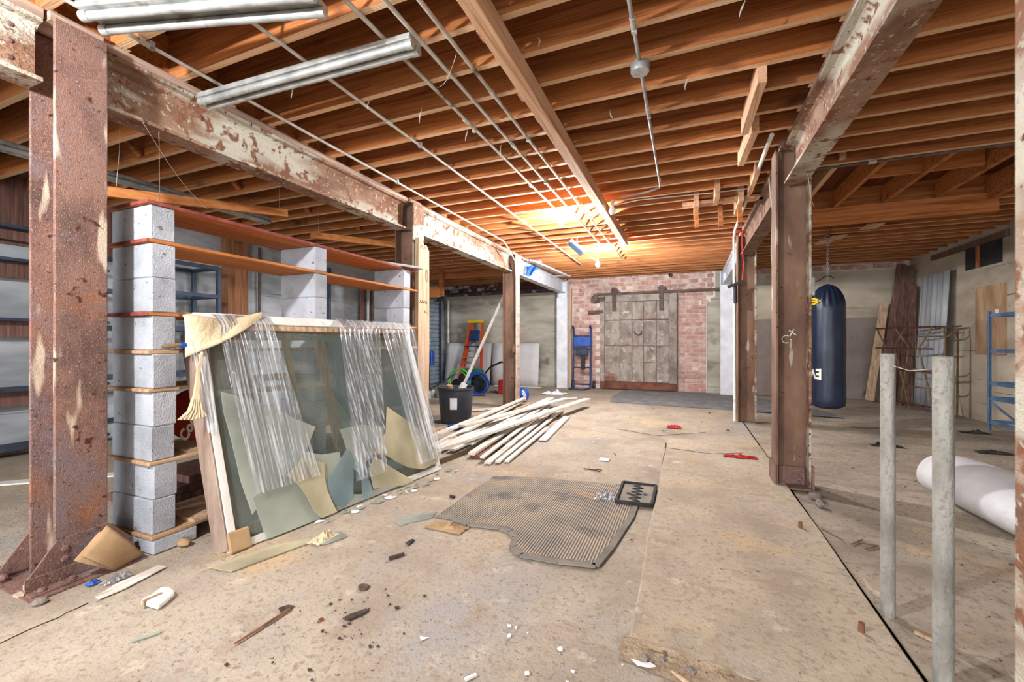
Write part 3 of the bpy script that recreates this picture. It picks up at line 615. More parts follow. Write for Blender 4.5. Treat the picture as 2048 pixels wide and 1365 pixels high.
conduit([(0.955,4.33,2.5),(0.965,4.36,1.76)], 0.012, 'dark conduit on the back edge of the right foreground post', K['iron'])
p = MB().box(0.955,1.01,4.34,4.40,1.60,1.76).build('outlet_box', K['galv'], bevel=0.004); tag(p, 'grey metal outlet box on the right foreground post', 'box')
cd = MB().tube([(0.74,6.98,2.82),(0.735,6.95,2.6),(0.755,6.93,2.3),(0.74,6.95,2.1)],0.009,6).tube([(0.66,7.05,2.80),(0.69,7.0,2.79),(0.74,6.98,2.82)],0.009,6).build('extension_cord', K['red'], smooth=True); tag(cd, 'orange red cord hooked over the white pipe at the middle right post', 'cord')
cl = thing('pipe_clamp', 'black clamp gripping the white pipe', 'clamp', (0.66,7.12,1.9))
MB().bar((0.56,7.1,2.02),(0.78,7.08,2.10),0.03,0.04).build('jaw', K['black'], cl); MB().tube([(0.66,7.12,2.06),(0.665,7.12,1.78)],0.026,8).build('grip', K['black'], cl)
wv = MB().tube([(0.70,4.55,2.72),(0.72,4.5,2.4),(0.70,4.42,2.0),(0.70,4.38,1.85),(0.705,4.34,1.72),(0.69,4.335,1.6)],0.006,6).build('hanging_wire', K['wire'], smooth=True); tag(wv, 'pale wire looping down beside the right foreground post', 'wire')
# strip fixtures
def strip(a, b, label, z_, wd=0.11):
    a = Vector(a); b = Vector(b); d = (b-a).normalized(); s = d.cross(Vector((0,0,1)))
    t = thing('strip_light', label, 'light fixture', a)
    MB().bar(a+Vector((0,0,0.035)), b+Vector((0,0,0.035)), wd, 0.03).build('housing', K['galv'], t, bevel=0.004)
    for q in (-1, 1):
        o_ = s*q*wd*0.27
        tb_ = MB().tube([a+o_, b+o_], 0.021, 10).build('tube', K['galv'], t, smooth=True)
        for e, f in ((a, d), (b, -d)): MB().tube([e+o_-f*0.005, e+o_+f*0.035], 0.0245, 10).build('end_ring', K['galv'], tb_, smooth=True)
    return t
strip((-2.93,1.83,2.765),(-1.335,1.90,2.765), 'galvanised twin tube fixture with open round ends across the conduits', 0)
strip((-2.68,1.15,2.755),(-1.57,1.48,2.755), 'bright metal strip fixture cut by the top left picture edge', 0, 0.17)
strip((-4.85,0.6,2.68),(-4.78,3.72,2.68), 'long cream strip fixture hanging in the left bay', 0, 0.12)
wl2 = thing('work_light', 'square metal work light tilted under the ceiling near the far bulb', 'light fixture', (-1.7,6.5,2.7))
mm = Matrix.Translation((-1.62,6.62,2.70)) @ Matrix.Rotation(0.5,4,'Z') @ Matrix.Rotation(0.7,4,'Y')
MB().box(-0.15,0.15,-0.12,0.12,-0.02,0.02).rot(mm).build('housing', K['galv'], wl2); MB().box(-0.13,0.13,-0.10,0.10,-0.026,-0.02).rot(mm).build('lens', K['slate'], wl2)
for x in (0.13,-0.13): MB().bar((x,-0.13,-0.03),(x,0.13,-0.03),0.02,0.03).rot(mm).build('rim', K['galv'], wl2)
MB().tube([(-1.62,6.62,2.71),(-1.6,6.62,ZJ)],0.008,6).build('stem', K['galv'], wl2)
def bulb(p, zs, label, lit=True, r=0.036):
    t = thing('light_bulb', label, 'light bulb', p)
    x, y, z = p
    MB().lathe([(0.001,-r),(r*0.6,-r*0.8),(r,-0.004),(r*0.92,r*0.45),(r*0.5,r*1.1),(0.016,r*1.45)], p, 10).build('globe', (K['lamp_globe'] if r > 0.05 else K['lamp_on']) if lit else K['lamp_off'], t, smooth=True)
    MB().lathe([(0.017,r*1.45),(0.02,r*1.5),(0.022,r*1.5+0.05),(0.01,r*1.5+0.07)], p, 12).build('socket', K['white'], t, smooth=True)
    if zs: MB().tube([(x,y,z+r*1.5+0.06),(x+0.006,y,(z+zs)/2+0.05),(x,y,zs)],0.005,6).build('cord', K['wire'], t)
    return t
bulb((-1.44,5.12,2.68), ZJ, 'nearer lit bulb glowing under the joists')
bulb((-1.42,7.34,2.53), ZJ, 'farther lit bulb hanging on a white cord')
bulb((-2.15,-0.45,2.42), ZJ, 'large lit globe hanging behind the camera over the left aisle', True, 0.06)
bulb((-0.79,4.95,2.70), ZJ-0.05, 'white globe lamp unlit at the right side of the middle timber', False, 0.04)
mm = MB().tube([(-1.42,7.36,2.6),(-1.47,7.3,2.62),(-1.55,7.2,2.68),(-1.53,7.0,2.78),(-1.45,6.95,2.8),(-1.34,6.98,2.82)],0.006,6).build('loose_wire', K['wire'], smooth=True); tag(mm, 'white loose wire looped from the far bulb to the work light', 'wire')
mm = MB().tube([(-0.75,4.93,2.76),(-0.5,4.95,2.79),(-0.2,5.0,2.80),(0.25,5.1,2.82),(0.6,5.2,2.85)],0.006,6).build('loose_wire', K['wire'], smooth=True); tag(mm, 'thin wire strung from the globe lamp to the right beam', 'wire')
bn = thing('pipe_bundle', 'bundle of pale pipes hung along the white beam at back left', 'pipes', (-2.7,8.8,2.75))
for i in range(4): MB().tube([(-2.9+0.06*i,7.7,2.80-0.012*i),(-2.72+0.05*i,9.9,2.80-0.012*i)],0.018,8).build('pipe', K['white'], bn)
MB().bar((-2.95,9.7,2.76),(-2.5,9.7,2.76),0.03,0.02).build('hanger', K['galv'], bn); MB().bar((-2.98,7.9,2.78),(-2.62,7.9,2.78),0.03,0.02).build('hanger', K['galv'], bn)
# loose orange stick and cobwebs below the left bay
p = MB().bar((-3.86,1.72,2.28),(-3.62,3.02,2.46),0.045,0.07).build('loose_stick', K['shelfwood']); tag(p, 'loose orange wooden stick hanging under the joists above the block shelf', 'stick')
p.location.z += 0
MB().tube([(-3.855,1.78,2.30),(-3.85,1.80,2.6),(-3.84,1.8,ZJ+0.02)],0.0015,5).build('tie_wire', K['wire'], p); MB().tube([(-3.63,2.95,2.46),(-3.63,2.95,ZJ+0.02)],0.0015,5).build('tie_wire', K['wire'], p)
p = MB().bar((-3.95,3.62,2.42),(-3.55,4.9,2.52),0.05,0.07).build('loose_stick', K['shelfwood']); tag(p, 'loose orange stick hanging farther back near the plank-faced post', 'stick')
MB().tube([(-3.93,3.7,2.44),(-3.92,3.7,ZJ+0.02)],0.0015,5).build('tie_wire', K['wire'], p); MB().tube([(-3.57,4.82,2.52),(-3.57,4.82,ZJ+0.02)],0.0015,5).build('tie_wire', K['wire'], p)
for i, (x, y, l) in enumerate(((-2.0,2.3,0.09),(-1.75,2.55,0.11),(0.0,2.9,0.07),(-1.45,3.3,0.1),(-0.5,3.1,0.06),(-2.3,1.95,0.14),(-0.75,2.2,0.06),(-1.6,2.95,0.09),(0.25,2.35,0.07))):
    pts = [(x + 0.012*math.sin(3*t+i), y + 0.01*math.cos(4*t+i), ZJ - l*t) for t in [k/6 for k in range(7)]]
    p = MB().tube(pts, [0.0015,0.002,0.004,0.006,0.005,0.003,0.0015], 5).build('dust_strand', K['cobweb'], smooth=True)
    tag(p, 'tiny dust strand dangling from a joist underside', 'cobweb', 'dust strands under the joists')
for i, (a, b) in enumerate((((-2.97,1.5,2.5),(-3.5,2.2,2.25)),((-3.0,1.6,2.5),(-3.55,1.9,2.1)),((0.86,3.9,2.5),(0.95,4.1,2.28)),((-1.2,2.1,2.82),(-1.45,2.3,2.8)))):
    a = Vector(a); b = Vector(b); pts = [a.lerp(b, t) - Vector((0,0,0.05*math.sin(PI*t))) for t in [k/6 for k in range(7)]]
    p = MB().tube(pts, 0.0016, 4).build('cobweb_thread', K['cobweb']); tag(p, 'fine cobweb thread sagging from the steel beam', 'cobweb', 'cobweb threads')

# ================================================================== BLOCK SHELF
X0s, X1s = -3.19, -2.80                  # back and front of the block piers
piers = [(1.458, 1.583, 'foreground'), (2.602, 2.727, 'middle'), (3.77, 3.895, 'far')]
BH = 0.197; BT = 0.021
levels = []; z = 0.085
seq = ['b','k','k','b','k','k','b','k','b','k','b','k','k','b','k','b']
blockp = None
ordn = ['bottom','second','third','fourth','fifth','sixth','seventh','eighth','top']
shelf_z = []; block_z = []
for s_ in seq:
    if s_ == 'b': shelf_z.append(z); z += BT
    else: block_z.append(z); z += BH
for (y0, y1, nm) in piers:
    for i, bz in enumerate(block_z):
        if blockp is None:
            mb = MB().box(-0.195,0.195,-0.0625,0.0625,0.0005,BH-0.0005)
            o = blockp = mb.build('concrete_block', K['block'], bevel=0.006, keep=True)
        else: o = blockp.copy(); COL.objects.link(o); o.name = 'concrete_block'
        o.location = ((X0s+X1s)/2 + random.uniform(-0.006,0.006), (y0+y1)/2 + random.uniform(-0.005,0.005), bz)
        o.rotation_euler = (0,0,random.uniform(-0.015,0.015))
        tag(o, '%s grey concrete block counted upward in the %s pier of the block shelf' % (ordn[i], nm), 'concrete block', 'concrete blocks of the shelf piers')
    o = MB().box(X0s-0.02, X1s+0.03, y0-0.01, y1+(0.10 if nm == 'foreground' else 0.03), 0.0, 0.084).build('concrete_block', K['block'], bevel=0.008)
    tag(o, 'flat footing block on the floor under the %s pier' % nm, 'concrete block', 'footing blocks')
names = ['lowest','second lowest','third lowest','middle','third highest','second highest','top']
for i, sz in enumerate(shelf_z):
    t = thing('shelf_board', '%s orange wooden shelf board resting on the block piers' % names[i], 'shelf board', (-3.0,1.45,sz), 'boards of the block shelf')
    out = [0.03,0.005,0.0,0.0,0.0,0.004,0.0][i]
    bd_ = None; nt_ = {2:-2.84, 3:-2.905, 4:-2.935}.get(i)
    if nt_: bd_ = MB().prism([(X0s-0.03,1.44),(X1s,1.44),(X1s,1.60),(nt_,1.612),(nt_,2.5),(X1s,2.56),(X1s,4.02),(X0s-0.03,4.02)], sz+0.0008, sz+BT-0.0008).build('board', K['shelftan'] if i < 4 else K['shelfwood'], t, bevel=0.003)
    else: bd_ = MB().box(X0s-0.03, X1s+out, 1.44, 4.02, sz+0.0008, sz+BT-0.0008).build('board', K['shelftan'] if i < 4 else K['shelfwood'], t, bevel=0.003)
    if i in (4,5,6): MB().box(X0s-0.03, X1s+out, 1.434, 1.44, sz+0.001, sz+BT-0.001).build('painted_edge', K['shelfred'], bd_)
    if i == 6: MB().box(X1s+out, X1s+out+0.006, 1.434, 4.02, sz+0.001, sz+BT-0.001).build('painted_edge', K['shelfred'], bd_)
zt = shelf_z[-1] + BT
p = MB().bar((-3.0,3.50,zt+0.012),(-2.78,4.02,zt+0.012),0.22,0.022).build('metal_tray', K['galv']); tag(p, 'flat galvanised tray lying on the top shelf beside the plank', 'tray')
for i, (x, y, ll) in enumerate(((-2.86,1.9,0.05),(-2.85,2.35,0.04),(-2.83,3.0,0.05),(-2.86,3.4,0.035))):
    p = MB().ball((x,y,shelf_z[5]+BT+0.006),0.012,6,(1,1.6,0.5)).build('debris_crumb', K['bark']); tag(p, 'small dark crumb on the second highest shelf board', 'debris', 'crumbs on the shelf')
# things on and behind the low shelves
for i, (x, y0, y1, zz_) in enumerate(((-3.05,1.66,2.55,shelf_z[1]),(-2.98,1.66,2.55,shelf_z[0]))):
    p = MB().box(x-0.15, x+0.22, y0, y1, zz_+BT, zz_+BT+0.02).build('board_offcut', K['plank']); tag(p, 'pale board offcut lying on the %s shelf' % ('second lowest','lowest')[i], 'board')
for i in range(3):
    p = MB().box(-4.0+0.05*i,-3.45,1.8+0.12*i,3.6,0.02+0.06*i,0.075+0.06*i).build('stacked_plank', K['brownboard']); tag(p, '%s dark plank in the low stack behind the block shelf' % ('bottom','middle','top')[i], 'plank', 'dark planks behind the shelf')
sg = thing('round_sign', 'round red sign with white script leaning inside the block shelf', 'sign', (-2.985,1.8,0.56))
Ms = Matrix.Translation((-2.985,1.80,0.728)) @ Matrix(((0,0,1,0),(1,0,0,0),(0,1,0,0),(0,0,0,1))) @ Matrix.Rotation(-0.15,4,'X')
MB().lathe([(0.001,0.012),(0.12,0.010),(0.165,0.0),(0.168,-0.006),(0.001,-0.004)],(0,0,0),32).rot(Ms).build('sign_disc', K['signred'], sg, smooth=True); sgd = bpy.data.objects['sign_disc']
def text_mesh(txt, size, mt, name, parent, M, shear=0.0, bend=None, thick=0.001):
    cu = bpy.data.curves.new('lettering', 'FONT'); cu.body = txt; cu.size = size; cu.align_x = 'CENTER'; cu.align_y = 'CENTER'; cu.shear = shear
    cu.extrude = 0.0006; cu.resolution_u = 3; cu.offset = 0.004*size/0.1
    to = bpy.data.objects.new('lettering_tmp', cu); COL.objects.link(to)
    dg = bpy.context.evaluated_depsgraph_get(); me = bpy.data.meshes.new_from_object(to.evaluated_get(dg))
    bpy.data.objects.remove(to)
    if bend:
        bm = bmesh.new(); bm.from_mesh(me); bmesh.ops.subdivide_edges(bm, edges=[e for e in bm.edges if e.calc_length() > 0.03], cuts=3); bm.to_mesh(me); bm.free()
    for v in me.vertices: v.co = (bend(v.co) if bend else M @ v.co)
    me.materials.clear(); me.materials.append(mt); me.name = name
    o_ = bpy.data.objects.new(name, me); COL.objects.link(o_); o_.parent = parent; o_.matrix_parent_inverse = MW(parent).inverted(); return o_
text_mesh('Coca-Cola', 0.085, K['ivory'], 'sign_lettering', sgd, Ms @ Matrix.Rotation(1.0,4,'Z') @ Matrix.Translation((0,0,0.0115)), shear=0.3)
nz = thing('spray_nozzle', 'brass spray nozzle with a red and blue grip on the block shelf', 'nozzle', (-2.8,1.6,shelf_z[3]+BT))
zn = shelf_z[3]+BT+0.022
MB().tube([(-2.82,1.475,zn-0.004),(-2.80,1.53,zn),(-2.79,1.60,zn+0.008)],[0.006,0.013,0.012],8).build('brass_tip', K['scaffold'], nz, smooth=True)
MB().tube([(-2.79,1.60,zn+0.006),(-2.785,1.635,zn+0.008)],0.018,10).build('blue_band', K['blue'], nz, smooth=True)
MB().tube([(-2.785,1.635,zn+0.008),(-2.775,1.70,zn+0.004)],0.02,10).build('red_grip', K['red'], nz, smooth=True)
p = MB().box(-3.16,-3.02,2.85,3.3,shelf_z[4]+BT,shelf_z[4]+BT+0.03).build('flat_tool', K['black']); tag(p, 'flat black tool lying on the board above the window frame', 'tool')

# ================================================================== LEANING WINDOWS AND BROKEN GLASS
e1 = Vector((0.1353,0.9908,0)); e2 = Vector((-0.3048,0.0416,0.9515)); nn = Vector((0.9428,-0.1288,0.3076)); B0 = Vector((-2.382,1.626,0.0))
WM = Matrix(((e1.x,e2.x,nn.x,B0.x),(e1.y,e2.y,nn.y,B0.y),(e1.z,e2.z,nn.z,B0.z),(0,0,0,1)))
def lb(mb, x0, x1, y0, y1, z0, z1): o_ = len(mb.v); mb.box(x0,x1,y0,y1,z0,z1); return mb.rot(WM, o_)
def wthing(name, label, cat, x, y, group=None): return thing(name, label, cat, WM @ Vector((x,y,0)), group)
wf = wthing('window_frame', 'front white window frame leaning on the block shelf with broken glass', 'window', 0.9, 0.02)
lb(MB(),0.0,0.045,0.03,1.40,-0.045,0.0).build('stile', K['white'], wf, bevel=0.004)
lb(MB(),1.80,1.85,0.03,1.40,-0.045,0.0).build('stile', K['white'], wf, bevel=0.004)
tr_ = lb(MB(),0.0,1.88,1.39,1.455,-0.06,0.005).build('top_rail', K['white'], wf, bevel=0.004)
lb(MB(),0.045,1.80,1.35,1.39,-0.05,-0.005).build('top_stop', K['plank'], tr_)
lb(MB(),0.0,1.85,0.005,0.05,-0.05,0.0).build('bottom_rail', K['white'], wf, bevel=0.004)
lb(MB(),0.045,1.80,0.05,1.35,-0.027,-0.023).build('pane', K['glass'], wf)
wr2 = wthing('window_frame', 'middle window sash with a weathered cross muntin behind the front frame', 'window', 0.9, 0.1)
for (a, b, c, d) in ((0.04,0.09,0.05,1.36),(1.72,1.78,0.05,1.36)): lb(MB(),a,b,c,d,-0.105,-0.065).build('stile', K['plank'], wr2)
lb(MB(),0.04,1.78,1.31,1.37,-0.105,-0.065).build('top_rail', K['plank'], wr2); lb(MB(),0.04,1.78,0.05,0.13,-0.105,-0.065).build('bottom_rail', K['plank'], wr2)
lb(MB(),0.60,0.635,0.13,1.31,-0.10,-0.075).build('muntin', K['cream'], wr2); lb(MB(),0.09,0.86,0.93,0.965,-0.10,-0.075).build('muntin', K['cream'], wr2)
lb(MB(),0.86,0.93,0.13,1.31,-0.105,-0.06).build('mullion', K['plank'], wr2)
lb(MB(),0.93,1.72,0.13,1.31,-0.09,-0.086).build('pane', K['glass_blue'], wr2)
pkb = wthing('wrapped_panel', 'brown panel wrapped in clear plastic behind the leaning window frames', 'panel', 0.5, 0.02)
lb(MB(),0.0,0.35,0.02,1.30,-0.165,-0.112).build('panel_body', K['wrap'], pkb, bevel=0.01)
lb(MB(),-0.012,0.11,0.0,0.12,0.002,0.02).build('cardboard_foot', K['card'], pkb, bevel=0.01)
lb(MB(),-0.014,-0.002,0.02,1.36,-0.165,-0.004).build('wrapped_side', K['wrap'], pkb, bevel=0.003)
def shard(poly, off, mt, label, th=0.005, group=None, tilt=0.0):
    c = [sum(p[0] for p in poly)/len(poly), sum(p[1] for p in poly)/len(poly)]
    o_ = MB().prism([(x,y) for x,y in poly], off, off+th, WM).build('glass_shard', mt); tag(o_, label, 'glass', group); return o_
shard([(0.081,0.938),(0.248,0.87),(0.382,0.796),(0.522,0.695),(0.656,0.618),(0.588,0.522),(0.535,0.446),(0.507,0.384),(0.34,0.296),(0.201,0.229),(0.141,0.174),(0.108,0.378),(0.095,0.624),(0.076,0.813)], 0.008, K['glass_dust'], 'large dusty glass piece with a pointed tip at the left of the window')
shard([(0.154,0.268),(0.348,0.342),(0.503,0.419),(0.538,0.463),(0.655,0.415),(0.803,0.403),(0.789,0.094),(0.979,0.036),(0.563,0.004),(0.229,0.004),(0.192,0.007)], 0.014, K['glass_dust'], 'wide lower glass piece standing along the window sill')
shard([(0.866,0.408),(0.726,0.293),(0.627,0.196),(0.676,0.059),(0.743,0.012),(0.834,0.062),(0.904,0.323)], 0.021, K['glass_blue'], 'bluish pointed glass piece beside the shield shaped one')
shard([(0.499,0.43),(0.659,0.352),(0.634,0.26),(0.634,0.173),(0.664,0.042),(0.678,0.004),(0.558,0.004),(0.514,0.06),(0.482,0.17),(0.433,0.277),(0.376,0.34),(0.436,0.382),(0.468,0.401)], 0.030, K['glass_yel'], 'shield shaped dusty glass piece in front of the others')
shard([(1.346,0.672),(1.484,0.563),(1.636,0.446),(1.741,0.262),(1.807,0.153),(1.803,0.084),(1.605,0.065),(1.436,0.122),(1.315,0.203),(1.203,0.292),(1.105,0.315),(1.175,0.381),(1.27,0.467)], 0.016, K['glass_yel'], 'big ochre stained glass piece at the right end of the window')
shard([(1.1,0.296),(1.226,0.184),(1.338,0.092),(1.45,0.004),(1.299,0.004),(1.107,0.047),(1.02,0.061),(1.023,0.196),(1.047,0.249)], 0.026, K['glass_yel'], 'curved ochre stained glass piece below the biggest one')
shard([(0.85,0.564),(1.048,0.569),(1.266,0.511),(1.231,0.39),(1.105,0.315),(1.019,0.276),(0.95,0.196),(0.877,0.272),(0.87,0.426)], 0.010, K['glass_dust'], 'rounded pale glass piece in the middle of the window')
shard([(1.62,0.30),(1.72,0.31),(1.80,0.20),(1.80,0.11),(1.72,0.12),(1.65,0.17)], 0.024, K['glass_yel'], 'small ochre glass lobe at the lower right corner of the window')
shard([(0.905,0.33),(0.98,0.20),(1.01,0.05),(0.97,0.01),(0.90,0.02),(0.93,0.15)], 0.03, K['glass_blue'], 'narrow bluish sliver between the blue and ochre glass')
# jagged hole edge left in the rear pane
shard([(0.72,1.33),(0.95,1.28),(0.98,1.05),(0.92,0.83),(1.02,0.62),(1.25,0.72),(1.40,1.0),(1.38,1.33)], -0.055, K['glass_blue'], 'broken bluish pane standing behind the front frame')
# crinkled film sheets hanging over the frame
def film(s0a, s1a, s0b, s1b, t0, t1, label, off=0.035, amp=0.012, waves=9, curve=0.0, ph=0.0):
    def fn(u, v):
        s0 = s0a + (s0b-s0a)*v; s1 = s1a + (s1b-s1a)*v
        s = s0 + (s1-s0)*u + curve*v*v*math.sin(PI*u)
        t = t0 + (t1-t0)*v
        a = amp*(0.35+0.65*v)
        z_ = off + a*math.sin(waves*2*PI*u + 3*math.sin(2*v+ph)) + 0.5*a*mnoise.noise(Vector((s*14, t*5, ph)))
        if v < 0.06: z_ = off - (0.06-v)/0.06*0.05
        return WM @ Vector((s, t, z_))
    o_ = MB().grid(fn, 64, 28).build('plastic_film', K['film'], smooth=True); tag(o_, label, 'plastic film'); return o_
film(0.10,0.45,0.16,0.60,1.462,0.28,'streaked clear plastic film hanging over the left of the window', 0.046, 0.004, 15)
film(1.02,1.45,0.86,1.16,1.462,0.16,'clear plastic film hanging down the middle of the window', 0.056, 0.007, 9, ph=1.0)
film(1.45,1.89,1.55,1.84,1.465,0.12,'crinkled plastic film bunched at the right end of the window', 0.050, 0.010, 9, ph=2.2)
film(-0.05,0.06,-0.03,0.03,1.40,0.70,'clear plastic bunched around the upper left edge of the window', 0.016, 0.006, 3, ph=3.1)
# cream cloth draped over the top left corner and its frayed tail
def cloth(u, v):
    s = -0.06 + 0.46*u; t = 1.475 - 0.30*v*(1.0-0.85*u) - 0.03*math.sin(PI*u)
    z_ = 0.028 + 0.02*v + 0.012*math.sin(7*u+4*v) - (0.07*(1-v/0.2) if v < 0.2 else 0)
    if u < 0.12: z_ -= (0.12-u)*0.6*v
    return WM @ Vector((s, t, z_))
cr = MB().grid(cloth, 18, 14).build('cloth', K['cream'], smooth=True, solid=0.006); tag(cr, 'cream cloth draped over the top left corner of the window', 'cloth')
ts = thing('rope_tassel', 'cream frayed rope tassel hanging at the left edge of the window', 'rope', WM @ Vector((-0.06,0.75,0.03)))
for i in range(16):
    f_ = (i-7.5)/7.5
    pts = [WM @ Vector((0.005+0.004*f_,1.19,0.03)), WM @ Vector((-0.035+0.008*f_,1.06,0.035)), WM @ Vector((-0.062+0.012*f_,0.93,0.03+0.004*(i%3))), WM @ Vector((-0.080+0.035*f_,0.84,0.03+0.006*(i%3))), WM @ Vector((-0.098+0.07*f_,0.785+0.012*abs(f_),0.03+0.006*(i%2)))]
    MB().tube(pts, 0.0042, 5).build('strand', K['cream'], ts, smooth=True)
# glass strip and bits on the floor by the window
def flat(poly, z0, th, mt, name, label, cat, group=None):
    o_ = MB().prism(poly, z0, z0+th).build(name, mt); tag(o_, label, cat, group); return o_
flat([(-2.345,1.48),(-2.19,1.50),(-2.075,1.90),(-2.11,1.93),(-2.24,1.80)],0.003,0.006,K['glass_yel'],'glass_strip','long dusty glass strip lying on the floor below the window','glass')
flat([(-1.80,2.33),(-1.72,2.30),(-1.69,2.36),(-1.60,2.47),(-1.63,2.58),(-1.70,2.53),(-1.74,2.44),(-1.80,2.40)],0.003,0.005,K['glass_dust'],'glass_shard','grey curved glass piece flat on the floor near the rubber mat','glass')
flat([(-2.06,1.88),(-1.97,1.92),(-1.93,2.04),(-2.02,2.08),(-2.10,1.99)],0.003,0.005,K['glass_dust'],'glass_shard','pale square cornered glass piece on the floor at the window foot','glass')
def irregular(c, r, n=6, asp=1.0, rot=0.0):
    return [(c[0] + r*random.uniform(0.55,1)*math.cos(rot+2*PI*i/n)*asp, c[1] + r*random.uniform(0.55,1)*math.sin(rot+2*PI*i/n)) for i in range(n)]
for i in range(40):
    t = random.random(); b = B0.lerp(B0+e1*1.85, 0.25+0.75*t)
    x = b.x + random.uniform(0.04,0.20)*(0.4+0.6*t) + 0.02; y = b.y + random.uniform(-0.1,0.1)
    flat(irregular((x,y), random.uniform(0.015,0.05), random.choice((3,4,5)), random.uniform(0.5,1.2), random.random()*6), 0.003+0.002*(i%3), 0.004, K['glass_dust'] if i % 3 else K['shard'], 'glass_chip', 'small glass chip in the litter along the window foot', 'glass', 'glass chips along the window foot')

# ================================================================== FLOOR THINGS IN THE MIDDLE
# ribbed rubber mat
matp = [(-1.591,2.49),(-1.60,2.9),(-1.595,3.44),(-1.45,3.50),(-1.163,3.58),(-0.9,3.60),(-0.483,3.66),(-0.40,3.5),(-0.35,3.209),(-0.352,3.0),(-0.372,2.838),(-0.41,2.5),(-0.452,2.27),(-0.65,2.235),(-0.862,2.225),(-0.94,2.30),(-0.971,2.42),(-1.03,2.48),(-1.107,2.50),(-1.22,2.485),(-1.324,2.47),(-1.45,2.50)]
rm = thing('rubber_mat', 'dusty ribbed grey rubber mat lying on the floor', 'mat', (-0.97,2.9,0.004))
MB().prism(matp, 0.004, 0.0075).build('mat_base', K['mat'], rm)
def inside(x, y, P):
    c = False; j = len(P)-1
    for i in range(len(P)):
        if (P[i][1] > y) != (P[j][1] > y) and x < (P[j][0]-P[i][0])*(y-P[i][1])/(P[j][1]-P[i][1])+P[i][0]: c = not c
        j = i
    return c
def spans(x, P):
    ys_ = []; j = len(P)-1
    for i in range(len(P)):
        if (P[i][0] > x) != (P[j][0] > x): ys_.append(P[i][1] + (x-P[i][0])*(P[j][1]-P[i][1])/(P[j][0]-P[i][0]))
        j = i
    ys_.sort(); return list(zip(ys_[0::2], ys_[1::2]))
m = MB(); x = -1.585
while x < -0.37:
    for (a, b) in spans(x, matp):
        if b - a > 0.08: m.box(x-0.0035, x+0.0035, a+0.035, b-0.02, 0.007, 0.0115)
    x += 0.0165
tag(m.build('ribs', K['matrib'], rm), kind='stuff')
m = MB()
bd = [p for p in matp[6:22]]
for a, b in zip(bd, bd[1:]): m.bar((*a,0.0085),(*b,0.0085),0.04,0.008)
m.build('mat_border', K['matedge'], rm); 
# black moulded tray
tr = thing('floor_tray', 'small black rectangular rubber tray with a moulded zigzag on the mat corner', 'tray', (-0.36,3.45,0.012))
tp = [(-0.495,3.67),(-0.235,3.675),(-0.235,3.225),(-0.485,3.21)]
MB().prism(tp, 0.012, 0.02).build('tray_floor', K['traytop'], tr)
for a, b in zip(tp, tp[1:]+tp[:1]): MB().bar((*a,0.024),(*b,0.024),0.022,0.024).build('tray_rim', K['rubber'], tr, bevel=0.004)
MB().bar((-0.365,3.25,0.022),(-0.365,3.64,0.022),0.02,0.006).build('tray_bar', K['rubber'], tr)
MB().tube([(-0.365+0.04*math.sin(t*PI*5*2), 3.26+0.37*t, 0.023) for t in [k/60 for k in range(61)]],0.004,5).build('tray_zigzag', K['rubber'], tr)
for (x, y) in ((-0.42,3.42),(-0.30,3.44)): MB().lathe([(0.001,0),(0.02,0),(0.018,0.004),(0.001,0.004)],(x,y,0.02),10).build('tray_boss', K['rubber'], tr)
def crumple(c, rx, ry, h, mt, name, label, cat, seed, n=14):
    o_ = MB().grid(lambda u,v:(c[0]+rx*(2*u-1)*(1+0.25*mnoise.noise(Vector((u*3,v*3,seed)))), c[1]+ry*(2*v-1)*(1+0.25*mnoise.noise(Vector((u*3,v*3,seed+5)))), c[2]+h*abs(mnoise.noise(Vector((u*5,v*5,seed+9))))*(1.6*math.sin(PI*u)*math.sin(PI*v)+0.15)),n,n).build(name, mt, solid=0.0015)
    tag(o_, label, cat); return o_
crumple((-0.57,3.28,0.014),0.085,0.06,0.05,K['film'],'plastic_wrapper','crumpled clear wrapper lying on the mat beside the black tray','wrapper',1)
crumple((-0.776,4.37,0.006),0.05,0.05,0.02,K['shard'],'paper_scrap','small white paper scrap on the floor behind the mat','paper',2)
crumple((-1.43,2.385,0.006),0.13,0.06,0.03,K['card'],'torn_cardboard','torn ragged brown cardboard at the left corner of the rubber mat','cardboard',3)
# dark tools and bits near the mat
p = MB().tube([(-0.90,3.98,0.008),(-0.80,3.965,0.010),(-0.74,3.94,0.008)],0.005,6).tube([(-0.81,3.966,0.010),(-0.76,4.0,0.010),(-0.73,3.99,0.008)],0.004,6).build('broken_tool', K['black']); tag(p, 'thin black broken tool on the floor above the mat', 'tool')
p = MB().bar((-1.69,2.865,0.012),(-1.65,2.86,0.010),0.02,0.014).bar((-1.70,2.88,0.014),(-1.685,2.865,0.014),0.008,0.008).build('black_clip', K['black']); tag(p, 'tiny black clip on the floor left of the mat', 'clip')

